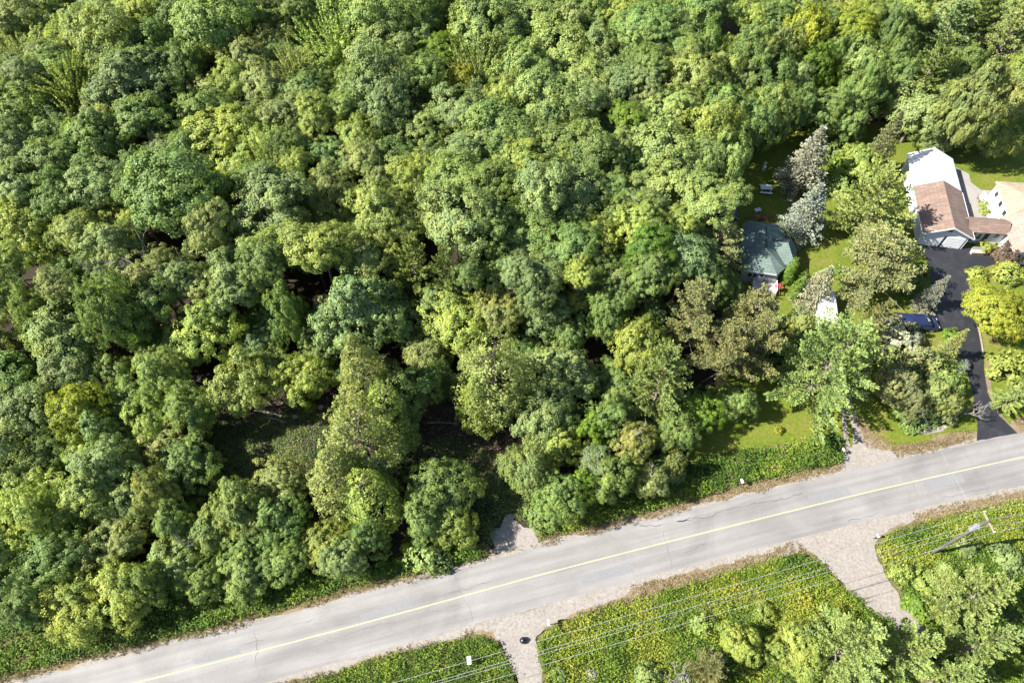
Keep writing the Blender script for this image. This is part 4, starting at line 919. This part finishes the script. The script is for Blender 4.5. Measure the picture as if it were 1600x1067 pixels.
LIST = '''
15 20 32 b O|65 25 34 b L|122 38 30 b L|160 32 28 b B|215 15 32 b Y|270 25 26 b D|338 25 52 b G|25 85 28 s O|70 65 30 b Y|76 97 34 b B|98 122 30 s Y
176 78 44 b L|236 68 38 b G|206 128 54 b B|278 95 28 b D|316 88 28 b O|382 82 28 b O|325 148 36 b O|345 205 44 b Y|30 118 30 b B|22 168 44 b G|66 150 30 b G|76 195 38 b B|20 235 40 b B|80 245 38 b G|112 165 28 s Y
146 210 38 b G|152 248 40 b G|216 184 40 b D|213 252 26 b D|312 252 24 b G|437 62 30 b O|432 20 24 b L|515 45 40 s Y|410 20 24 b G|466 14 26 b D|590 24 40 b G|660 22 42 b G|718 12 22 b O|752 34 44 b L|682 76 30 b E|596 82 46 b B
592 130 54 b B|662 112 30 b G|500 108 28 b Y|460 100 26 s O|414 128 30 b O|446 140 30 b L|482 140 28 b G|446 182 38 b B|494 182 30 b Y|540 160 26 b G|606 166 34 b B|560 206 30 b Y|600 190 22 b L|622 226 40 c Y|676 222 24 b Y|565 246 24 b O
666 156 26 w P 13|720 120 18 b V|750 92 38 s L|784 62 34 b G|726 170 40 b B|792 146 34 b Y|776 196 44 b G|736 236 44 b B|420 245 28 s L|462 256 26 b Y|688 188 26 b G
830 32 40 b L|886 30 34 b O|936 22 30 b D|980 15 26 b Y|1012 40 40 b G|1100 18 44 b G|1172 18 34 b Y|1062 46 26 b L|1108 50 34 b G|1176 66 40 b D|1070 70 32 b G|996 70 32 b G|876 82 44 b L|820 100 40 b L|940 92 40 b B|912 126 42 b L|1012 98 30 b D|1088 118 44 b L|1138 82 32 b L|1172 110 28 b B|846 150 44 b L|900 172 44 b B|970 132 34 b B|1008 138 30 b B|982 178 24 b E|1020 188 28 b D|1060 166 32 b L|1138 146 38 b G|1190 166 38 b D 12|1120 190 48 b Y|1155 214 40 b L|826 190 34 b O|876 222 44 b G|920 242 40 b D|1038 238 48 b L|970 242 24 b G|1100 242 40 b L|814 242 34 b Y
1210 20 36 b D|1270 24 40 b V|1336 40 38 b V|1232 64 32 b O|1215 88 36 b D|1286 82 34 b E|1362 16 28 b Y|1402 32 28 b D|1432 12 24 b Y|1486 42 56 w B|1576 55 42 r O|1462 92 38 w G|1550 118 46 b O|1220 136 32 b L|1258 142 34 b D 11|1304 152 38 b G 10|1354 132 42 b G 11|1376 96 26 b G|1412 76 28 b D|1450 152 50 b B 11|1516 176 38 b G 8|1562 200 40 b Y 7|1332 188 30 b G 7|1466 204 32 b O 6|1310 232 26 u D|1350 244 34 b Y 6|1530 20 34 w D|1590 130 34 b O
24 292 40 b B|86 304 36 b G|148 290 40 b B|192 292 26 b G|268 304 58 b G|192 338 30 b Y|348 292 22 b V|326 347 36 b O|50 362 48 b Y|118 360 36 b L|176 386 40 b B|366 372 46 b B|372 440 54 b B|82 438 26 b O|28 457 30 b G|150 457 46 b G|100 508 54 b L|238 466 38 b G|312 494 52 b Y|232 520 26 b L|12 408 28 b Y|96 562 50 b B
428 312 50 b B|508 300 36 b O|590 282 26 b O|590 326 40 b L|640 290 28 b Y|712 290 44 b G|762 300 44 b G|712 347 52 b B|770 350 42 b G|622 346 36 b L|496 388 48 b Y|645 408 46 w P|572 402 28 b O|696 424 38 w P|550 466 58 b B|602 494 42 b B|432 452 32 b D|414 406 42 b D|712 494 44 b Y|782 486 32 b O|733 428 22 b D|690 462 26 b L|414 494 36 b D
818 288 36 b L|852 300 42 b B|900 300 44 b B|894 338 30 b D|828 354 44 b G|960 290 28 b G|972 326 26 b D|936 372 34 b Y|1015 290 36 b L|1062 296 44 b L|1112 306 38 b L|1006 348 30 b Y|1066 346 28 b Y|1015 388 34 b E|1072 402 38 b B 11|1126 378 44 r R 9|1018 428 34 b G|856 428 30 b B|908 428 28 b Y|838 452 36 b B|905 462 22 b Y|956 458 30 b D|850 494 42 b B|896 502 36 b G|1020 486 26 b D|1006 518 38 b Y|1090 484 52 r R 12|1112 438 30 b G 8|1142 442 26 b D 7|1178 492 46 r R 11|812 422 30 b B
22 630 46 b B|168 570 30 b L|238 568 38 b L|106 628 36 b V|200 622 40 b Y|290 630 38 b G|372 584 44 b L|140 656 30 b L|58 710 44 b G|156 716 44 b B|238 702 18 b O 6|126 756 40 b L|220 756 30 b O|30 760 42 b Y|356 770 38 b L|415 560 32 b L|470 580 34 b Y
612 612 40 b D|656 580 30 b D|696 586 22 f D 9|480 634 14 u E|438 746 38 b O|688 752 42 b G|662 800 34 b G|706 812 30 b Y 6
880 574 52 b B|850 636 44 b B|930 656 26 b E|1040 578 52 w P|876 686 40 b Y|996 680 32 b O|1062 664 32 b G 7|1100 640 34 b E 5.5|1150 618 32 b G 5|1060 714 18 b O 6|826 722 36 b L|912 752 22 b E|1020 742 26 b O|950 736 30 b G|876 760 40 b G|975 722 26 b D
34 792 48 b Y|75 866 46 b D|176 842 46 b O|262 806 26 b L|276 862 42 b L|314 900 28 b G|100 942 44 b Y|30 942 40 b D|326 816 34 b L|370 792 38 b L|384 842 30 b G|212 900 28 b G|430 802 40 b G|438 872 34 b G|530 866 32 b B 6|572 830 24 b D 6|637 852 14 u V|718 862 15 u E
1100 972 22 u Y|1112 1042 34 w R 6|1012 1052 22 u L|1164 1002 34 b Y 6|1195 956 18 u Y|876 1056 14 u G|1220 1014 26 b Y 5|1262 1010 38 b Y 6|1345 1005 66 w P 12|1438 1012 46 w P 11|1540 925 58 w P 12|1550 1002 48 w P 11|1412 896 20 u Y|1450 910 24 u Y|1440 946 26 u E|1466 952 20 u Y|1580 870 26 u B|1510 852 20 u B|1500 1056 34 w P 10|1480 890 18 u L
1146 545 48 r R 11|1192 528 46 r R 11|1252 502 28 b O 9|1312 548 92 W N 14|1160 618 30 b G 6|1378 492 26 w R 9|1412 524 38 u S|1414 592 34 b R 7|1384 398 70 r R 10|1318 426 15 u E|1378 306 72 W P 12|1316 266 26 u E|1322 288 24 u G|1438 416 18 u E|1564 474 48 b V 7|1582 572 34 u Y|1592 612 26 w P 6|1530 428 15 u Y|1576 396 26 u K|1578 424 24 u Y|1538 384 12 u Y|1488 524 14 u E|1504 570 13 u T|1470 602 26 b O 6|1440 622 24 b R 6|1492 622 22 b O 5|1430 652 22 u D|1395 560 26 u O 3.5|1440 560 28 u R 3.5|1466 575 26 u O 4|1480 592 26 u G 4|1420 632 26 u D 3|1455 622 28 u O 4|1484 642 22 u R 3|1400 606 26 u R 4|1497 604 15 u G 3|1492 642 14 u R 2.5|1345 262 20 u G|1300 285 18 u Y|1330 310 18 u D|1330 445 16 u G|1340 350 22 u G|1425 440 20 u G 3|1270 300 14 u D|1460 648 18 u D|1218 672 8 u V|1278 671 10 u V|1538 318 8 u Y|1540 330 8 u Y
'''
CONES = '''548 528 56 c O 17|590 600 54 c Y 14|545 640 64 c O 15|508 706 62 c O 13|562 738 58 c Y 12|772 530 60 c O 16|744 588 42 c Y 12|1287 203 40 f T 11|1287 288 38 f T 10|1297 418 31 f S 8|1482 432 20 f T 7|1410 178 30 f R 12|1392 208 16 f R 7|1512 517 20 f O 7|1247 402 9 a E 5.5|1262 424 9 a E 6'''
SPECIAL = {
 (1287, 203): 'tall silver-blue spruce on the lawn behind the cottage, the taller of two', (1287, 288): 'bushy silver-blue spruce just behind the cottage roof, lower of two',
 (1297, 418): 'whitish spruce between the columnar cedars and the camper trailer', (1482, 432): 'small leaning silver-blue spruce at the edge of the black driveway',
 (1312, 552): 'huge fresh green pine spreading over the cottage driveway', (1564, 474): 'golden yellow maple on the lawn right of the black driveway',
 (1247, 402): 'narrow bright green columnar cedar touching the cottage', (1262, 424): 'narrow bright green columnar cedar farther from the cottage',
 (1218, 672): 'small round yellow shrub alone on the front lawn', (1278, 671): 'yellow shrub on the front lawn beside the gravel drive',
 (982, 178): 'small bright green tree standing out in the dark upper forest', (1412, 524): 'silvery leaved shrub hiding the navy minivan',
 (1576, 396): 'purplish brown shrub by the white bungalow wall', (548, 530): 'tallest olive conical cedar at the centre of the clearing',
 (515, 45): 'yellow-green upright spiky tree near the top edge, right of the left third', (98, 122): 'yellow-green upright spiky tree in the upper left corner',
 (1538, 318): 'upper yellow-green plant in the teardrop garden bed', (1540, 330): 'lower yellow-green plant in the teardrop garden bed'}
for src, tp in ((LIST, False), (CONES, True)):
    for row in src.replace('\n', '|').split('|'):
        f = row.split()
        if len(f) < 5: continue
        p = (int(f[0]), int(f[1]))
        tree(p[0], p[1], float(f[2]), f[3], f[4], float(f[5]) if len(f) > 5 else None, SPECIAL.get(p), tp)
# trees filling the closed canopy between those picked out above
FOREST = [at(*p, 9) for p in ((-60, -40), (1640, -40), (1640, 130), (1500, 140), (1400, 110), (1300, 120), (1200, 150), (1150, 215), (1105, 330), (1075, 440), (1060, 560), (1050, 620), (980, 700), (850, 735), (840, 700), (800, 640), (700, 570), (600, 570), (500, 545), (440, 560), (330, 600), (270, 640), (240, 745), (330, 805), (420, 825), (480, 795), (560, 805), (700, 800), (560, 822), (380, 865), (200, 905), (-60, 945), (-160, 900))]
GAPS = [at(*p, 4)+(r,) for *p, r in ((285, 225, 5.0), (285, 395, 4.5), (62, 580, 3.4), (75, 660, 3.4), (10, 560, 2.2), (935, 325, 4.0), (680, 600, 3.5), (330, 575, 3.0), (870, 400, 3.5), (755, 420, 3.5), (700, 55, 3.0), (470, 245, 4.0), (995, 470, 3.0), (655, 490, 2.5), (590, 840, 2.5), (690, 250, 2.0))]
cand = []
for gx in np.arange(-115, 118, 1.7):
    for gy in np.arange(9, 140, 1.7): cand.append((gx+VR.uniform(-.7, .7), gy+VR.uniform(-.7, .7)))
cand = np.array(cand); cand = cand[in_poly(cand[:, 0], cand[:, 1], FOREST)]; VR.shuffle(cand)
nfill = 0
for gx, gy in cand:
    if any((gx-a)**2+(gy-b)**2 < r*r for a, b, r in GAPS): continue
    dmin = min(math.hypot(gx-a, gy-b)-r*.92 for a, b, r in TREES)
    if dmin < .8: continue
    if nfill > 250: break
    hh = (10.8 if gy > 48 else 6.5)+VR.uniform(-3.0, 1.6); rr = min(4.2, dmin+1.6)
    zc = hh-rr*.72; px2, py2 = proj(gx, gy, zc)
    if px2 < -70 or px2 > 1670 or py2 < -60: continue
    tree(px2, py2, rr/mpp(px2, py2, zc)*.95, 'b', VR.choice(list('GBDLLOYGLYB')), hh); nfill += 1
# low thicket under the edge trees
BANDS = [[(-40, 960), (-40, 800), (230, 770), (330, 800), (480, 800), (600, 810), (745, 800), (752, 850), (600, 868), (400, 895), (200, 930)], [(840, 800), (830, 720), (900, 640), (1060, 600), (1120, 590), (1130, 620), (1085, 680), (1050, 735), (960, 775)], [(-40, 760), (-40, 560), (20, 560), (30, 660), (100, 700), (180, 740), (100, 780)],
         [(1180, 190), (1200, 160), (1300, 160), (1400, 160), (1600, 170), (1600, 195), (1480, 215), (1400, 190), (1300, 190)], [(1370, 640), (1380, 600), (1440, 560), (1500, 590), (1510, 620), (1490, 640)], [(1130, 560), (1180, 500), (1260, 500), (1290, 560), (1230, 590)]]
nb = 0
for Bd in BANDS:
    P = [at(*p, 1.5) for p in Bd]; a_ = np.array(P); lo = a_.min(0); hi = a_.max(0)
    pts_ = VR.uniform(lo, hi, (int(np.prod(hi-lo)*.075), 2)); pts_ = pts_[in_poly(pts_[:, 0], pts_[:, 1], P)]
    for gx, gy in pts_:
        rr = VR.uniform(1.3, 2.3); hh = rr*VR.uniform(1.0, 1.5); px2, py2 = proj(gx, gy, hh*.5)
        tree(px2, py2, rr/mpp(px2, py2, 1), 'u', VR.choice(list('GGEDLLBY')), hh); nb += 1
0 and print('FILL', nfill, 'THICKET', nb, len([o for o in bpy.data.objects if o.name.startswith('oak_tree')]), len([o for o in bpy.data.objects if o.name.startswith('maple_tree')]), sum(len(m.polygons) for m in bpy.data.meshes)*2)
# red leaves of the potted plant
pv, pt_ = clump_leaves(np.array([[0, 0, .55], [.2, .1, .5], [-.2, .05, .5], [.05, -.2, .5], [.3, -.1, .6], [-.3, -.15, .55]]), np.full(6, .28), np.tile(UPV, (6, 1)), 60, VR, .13)
link('foliage', leaves_mesh('foliage', pv, pt_), rp, M['red'])

# bare dead trees
def dead_tree(px, py, i, h, s, label, rz=0, z=None):
    x, y = at(px, py, h*.75); e = empty('dead_tree', (x, y, 0), rz); tag(e, label, 'tree', 'dead trees')
    o = link('branches', PD[i], e); zz = PD[i]; top = max(v.co.z for v in zz.vertices); k = h/top; o.scale = (s, s, k)
dead_tree(240, 405, 0, 16.5, 1.25, 'bare bleached dead tree rising above the left forest', 1.0)
dead_tree(1514, 626, 1, 4.6, .6, 'bare grey dead tree leaning over the black driveway', 2.0)
dead_tree(955, 705, 1, 9, 1.0, 'bare pale dead tree in the gap left of the front lawn', .5)
dead_tree(1000, 670, 2, 10, 1.3, 'bare dead tree with thin pale branches above the roadside thicket', 2.5)
dead_tree(1015, 735, 2, 8, 1.2, 'bare pale forked dead tree nearest the road thicket', 4.0)
dead_tree(190, 770, 2, 9, 1.3, 'bare curved dead tree at the left end of the clearing', 3.3)
dead_tree(268, 838, 2, 8, 1.2, 'bare pale dead tree top in the roadside trees left', 5.0)
dead_tree(1488, 540, 2, 4, .9, 'small bare grey dead tree beside the silvery shrub', 1.2)
dead_tree(1090, 1040, 1, 5, .8, 'bare grey dead tree in the lower thicket', .2)

# ------------------------------------------------------------------ low growth (uncountable: stuff)
def sample(px, dens, rng, xy=False):
    P = [p if xy else at(*p) for p in px]; a = np.array(P); lo = a.min(0); hi = a.max(0)
    n = int(dens*np.prod(hi-lo)); x = rng.uniform(lo[0], hi[0], n); y = rng.uniform(lo[1], hi[1], n)
    k = in_poly(x, y, P); return x[k], y[k]
def plants(name, px, dens, rng, h=(.25, .9), lv=7, leaf=.15, mat='weeds', label='', cat='plants', base=.45, patch=.35, scale=.25, seed=0, spread=.2):
    x, y = sample(px, dens, rng); n = len(x)
    big = vnoise(x*scale, y*scale, seed)+.5*vnoise(x*scale*3, y*scale*3, seed+2)-.25
    keep = rng.random(n) < np.clip(.25+1.1*vnoise(x*.9, y*.9, seed+7), 0, 1); x, y, big = x[keep], y[keep], big[keep]; n = len(x)
    H = h[0]*.5+(h[1]-h[0]*.5)*rng.random(n)**1.3*np.clip(.25+1.3*vnoise(x*.5, y*.5, seed+4), .25, 1.35)
    t = rng.uniform(.35, 1.05, (n, lv)); P = np.stack([np.repeat(x, lv)+rng.normal(size=n*lv)*spread, np.repeat(y, lv)+rng.normal(size=n*lv)*spread, (H[:, None]*t).ravel()], 1)
    Nn = nrm(rdir(rng, n*lv)*.7+UPV*.8)
    tint = np.repeat(base+patch*(big-.5)+rng.normal(size=n)*.11, lv)+rng.normal(size=n*lv)*.09
    V = leaf_arr(P, Nn, leaf*rng.uniform(.6, 1.4, n*lv), .6, rng)
    o = link(name, leaves_mesh(name, V, tint), None, M[mat]); tag(o, label, cat, None, 'stuff'); return o
WR = np.random.default_rng(5)
plants('roadside_weeds', [(-40, 1060), (-40, 985), (100, 955), (250, 905), (400, 890), (540, 895), (640, 868), (757, 850), (757, 874), (712, 880), (540, 918), (398, 962), (189, 1010), (34, 1048)], 30, WR, (.3, 1.3), 7, .2, 'weeds', 'green weeds on the bank below the left roadside trees', 'weeds', .16, .6, .2, 1)
plants('roadside_weeds', [(838, 838), (842, 790), (960, 770), (1060, 735), (1100, 712), (1180, 704), (1300, 680), (1318, 690), (1313, 722), (1161, 755), (1060, 784), (969, 808), (880, 832)], 34, WR, (.3, 1.4), 7, .2, 'weeds', 'bright green weeds between front lawn and road', 'weeds', .36, .8, .3, 3)
plants('roadside_weeds', [(440, 1085), (560, 1038), (680, 1008), (745, 996), (773, 1004), (792, 1032), (812, 1085)], 40, WR, (.2, .8), 7, .16, 'weeds', 'green weeds left of the narrow gravel drive', 'weeds', .34, .8, .4, 5)
plants('roadside_weeds', [(852, 1085), (842, 1012), (850, 990), (880, 974), (960, 946), (1100, 908), (1200, 878), (1250, 866), (1278, 877), (1306, 908), (1342, 942), (1400, 978), (1430, 1000), (1430, 1085)], 38, WR, (.2, .9), 7, .17, 'weeds', 'yellowish green weeds between the two gravel drives', 'weeds', .48, 1.0, .3, 7)
plants('roadside_weeds', [(1372, 852), (1388, 838), (1450, 816), (1600, 784), (1680, 768), (1690, 1085), (1500, 1085), (1433, 962), (1399, 918), (1378, 880)], 34, WR, (.25, 1.1), 7, .18, 'weeds', 'yellowish green weeds around the utility pole', 'weeds', .48, .9, .3, 9)
plants('undergrowth', [(250, 760), (265, 700), (330, 660), (400, 650), (480, 640), (520, 660), (500, 720), (420, 745), (330, 790)], 34, WR, (.05, .45), 6, .15, 'undergrowth', 'low green undergrowth across the forest clearing', 'undergrowth', .45, .8, .35, 11)
plants('undergrowth', [(600, 720), (640, 690), (720, 680), (790, 720), (800, 780), (740, 760), (640, 760)], 22, WR, (.05, .5), 6, .15, 'undergrowth', 'low green undergrowth right of the tall cedars', 'undergrowth', .45, .8, .35, 13)
plants('undergrowth', [(742, 760), (760, 735), (815, 735), (838, 790), (836, 822), (812, 812), (795, 798), (778, 818), (768, 850), (752, 845)], 30, WR, (.05, .5), 6, .15, 'undergrowth', 'low green undergrowth around the gravel entrance', 'undergrowth', .55, .8, .35, 15)
def litter(px, dens, label, seed):
    rng = np.random.default_rng(seed); x, y = sample(px, dens, rng); n = len(x)
    P = np.stack([x, y, rng.uniform(.01, .10, n)], 1); V = leaf_arr(P, nrm(rdir(rng, n)*.35+UPV), .16*rng.uniform(.5, 1.5, n), .55, rng)
    o = link('leaf_litter', leaves_mesh('leaf_litter', V, .4+rng.normal(size=n)*.22), None, M['litter']); tag(o, label, 'leaf litter', None, 'stuff')
litter([(240, 770), (250, 690), (330, 640), (420, 610), (520, 620), (530, 690), (440, 750), (330, 800)], 45, 'brown fallen leaves and twigs on the left clearing floor', 1)
litter([(590, 740), (600, 660), (660, 630), (740, 640), (800, 700), (815, 790), (740, 780), (640, 770)], 45, 'brown fallen leaves and twigs right of the tall cedars', 2)
def grassy(name, x, y, rng, h, label, base=.5, mat='dry_grass', k=5, wd=.05):
    n = len(x); H = h*rng.uniform(.5, 1.3, n*k)
    P = np.stack([np.repeat(x, k)+rng.normal(size=n*k)*.06, np.repeat(y, k)+rng.normal(size=n*k)*.06, np.zeros(n*k)+.015], 1)
    D = nrm(rdir(rng, n*k)*.75+UPV*.8); D[:, 2] = np.abs(D[:, 2])
    V = blades(P, D, H, np.full(n*k, wd), rng)
    o = link(name, leaves_mesh(name, V, np.repeat(base+rng.normal(size=n)*.2, k)+rng.normal(size=n*k)*.1), None, M[mat]); tag(o, label, 'grass', None, 'stuff')
def along(a, b, s0, s1, dens, rng, seed):
    L = len(ce); i = rng.uniform(0, L-1.01, int(dens*L*.6*abs(b-a))); j = i.astype(int); f = (i-j)[:, None]
    c = ce[j]*(1-f)+ce[j+1]*f; off = rng.uniform(a, b, len(i))+(vnoise(i*.25, i*0, seed)-.5)*.8
    p = c+nl[j]*off[:, None]; k = (p[:, 0] > s0) & (p[:, 0] < s1); return p[k, 0], p[k, 1], off[k]
def clear_of(x, y, boxes):
    k = np.ones(len(x), bool)
    for P in boxes: k &= ~in_poly(x, y, [at(*p) for p in P])
    return x[k], y[k]
drives = [[(735, 1000), (745, 955), (985, 900), (985, 930), (880, 965), (842, 990), (842, 1067), (812, 1067), (780, 1000)], [(1262, 865), (1240, 820), (1420, 790), (1430, 812), (1368, 850), (1430, 970), (1400, 980)], [(1320, 740), (1320, 600), (1335, 600), (1340, 660), (1400, 712), (1400, 740)], [(1520, 700), (1522, 650), (1560, 640), (1600, 676)], [(764, 880), (766, 790), (830, 790), (842, 850)]]
x, y, o_ = along(2.9, 4.3, -60, 62, 24, WR, 3); x, y = clear_of(x, y, drives); grassy('dry_grass', x, y, WR, .28, 'tan dry grass along the upper edge of the road', .42)
x, y, o_ = along(-4.9, -3.5, -60, 62, 24, WR, 5); x, y = clear_of(x, y, drives); grassy('dry_grass', x, y, WR, .30, 'tan dry grass along the lower edge of the road', .55)
x, y = sample([(1325, 640), (1345, 652), (1362, 672), (1395, 692), (1450, 690), (1520, 680), (1522, 690), (1400, 708), (1352, 700)], 26, WR); grassy('dry_grass', x, y, WR, .22, 'tan dry grass on the bank right of the cottage drive', .5)

for px3, lb in (([(852, 1085), (842, 1012), (880, 974), (960, 946), (1100, 908), (1250, 866), (1306, 908), (1400, 978), (1430, 1085)], 'tall mixed grass between the two gravel drives'), ([(1372, 852), (1450, 816), (1600, 784), (1680, 768), (1690, 1085), (1500, 1085), (1399, 918)], 'tall mixed grass around the utility pole'), ([(440, 1085), (560, 1038), (745, 996), (773, 1004), (812, 1085)], 'tall mixed grass left of the narrow gravel drive')):
    x, y = sample(px3, 9, WR); k = WR.random(len(x)) < vnoise(x*.35, y*.35, 3)**1.5*1.6; grassy('tall_grass', x[k], y[k], WR, .75, lb, .45, 'weeds', 6, .05)
# a bent young sapling over the gravel entrance, brush pile by the cottage
sx_, sy_ = at(778, 762); SE = empty('bent_sapling', (sx_, sy_, 0)); tag(SE, 'thin pale sapling bent over the gravel entrance', 'tree')
w = Wood(); w.add([(0, 0, -.1), (.1, .4, 1.4), (.35, 1.1, 2.6), (.6, 1.9, 3.2)], [.06, .05, .03, .01], 6); link('trunk', w.mesh('trunk'), SE, M['dead_wood'])
C_ = np.array([[.1+.12*k, .5+.3*k, 1.5+.4*k-.03*k*k] for k in range(6)]); V, T = clump_leaves(C_, np.full(6, .5), np.tile(UPV, (6, 1)), 30, WR, .18)
b_ = link('crown', leaves_mesh('crown', V, T), SE, M['leaf']); b_.color = (.10, .14, .05, 1)
bp = empty('brush_pile', (*at(1190, 342), 0)); tag(bp, 'reddish brown brush pile at the back wall of the cottage', 'brush pile')
w = Wood()
for k in range(60):
    a = WR.uniform(0, 6.28); c = np.array([WR.normal()*.8, WR.normal()*.35, WR.uniform(.1, .6)]); d = np.array([math.cos(a), math.sin(a)*.5, WR.normal()*.2])*WR.uniform(.4, .8)
    w.add([c-d, c, c+d], [.03, .04, .02], 4)
link('sticks', w.mesh('sticks'), bp, M['firewood'])
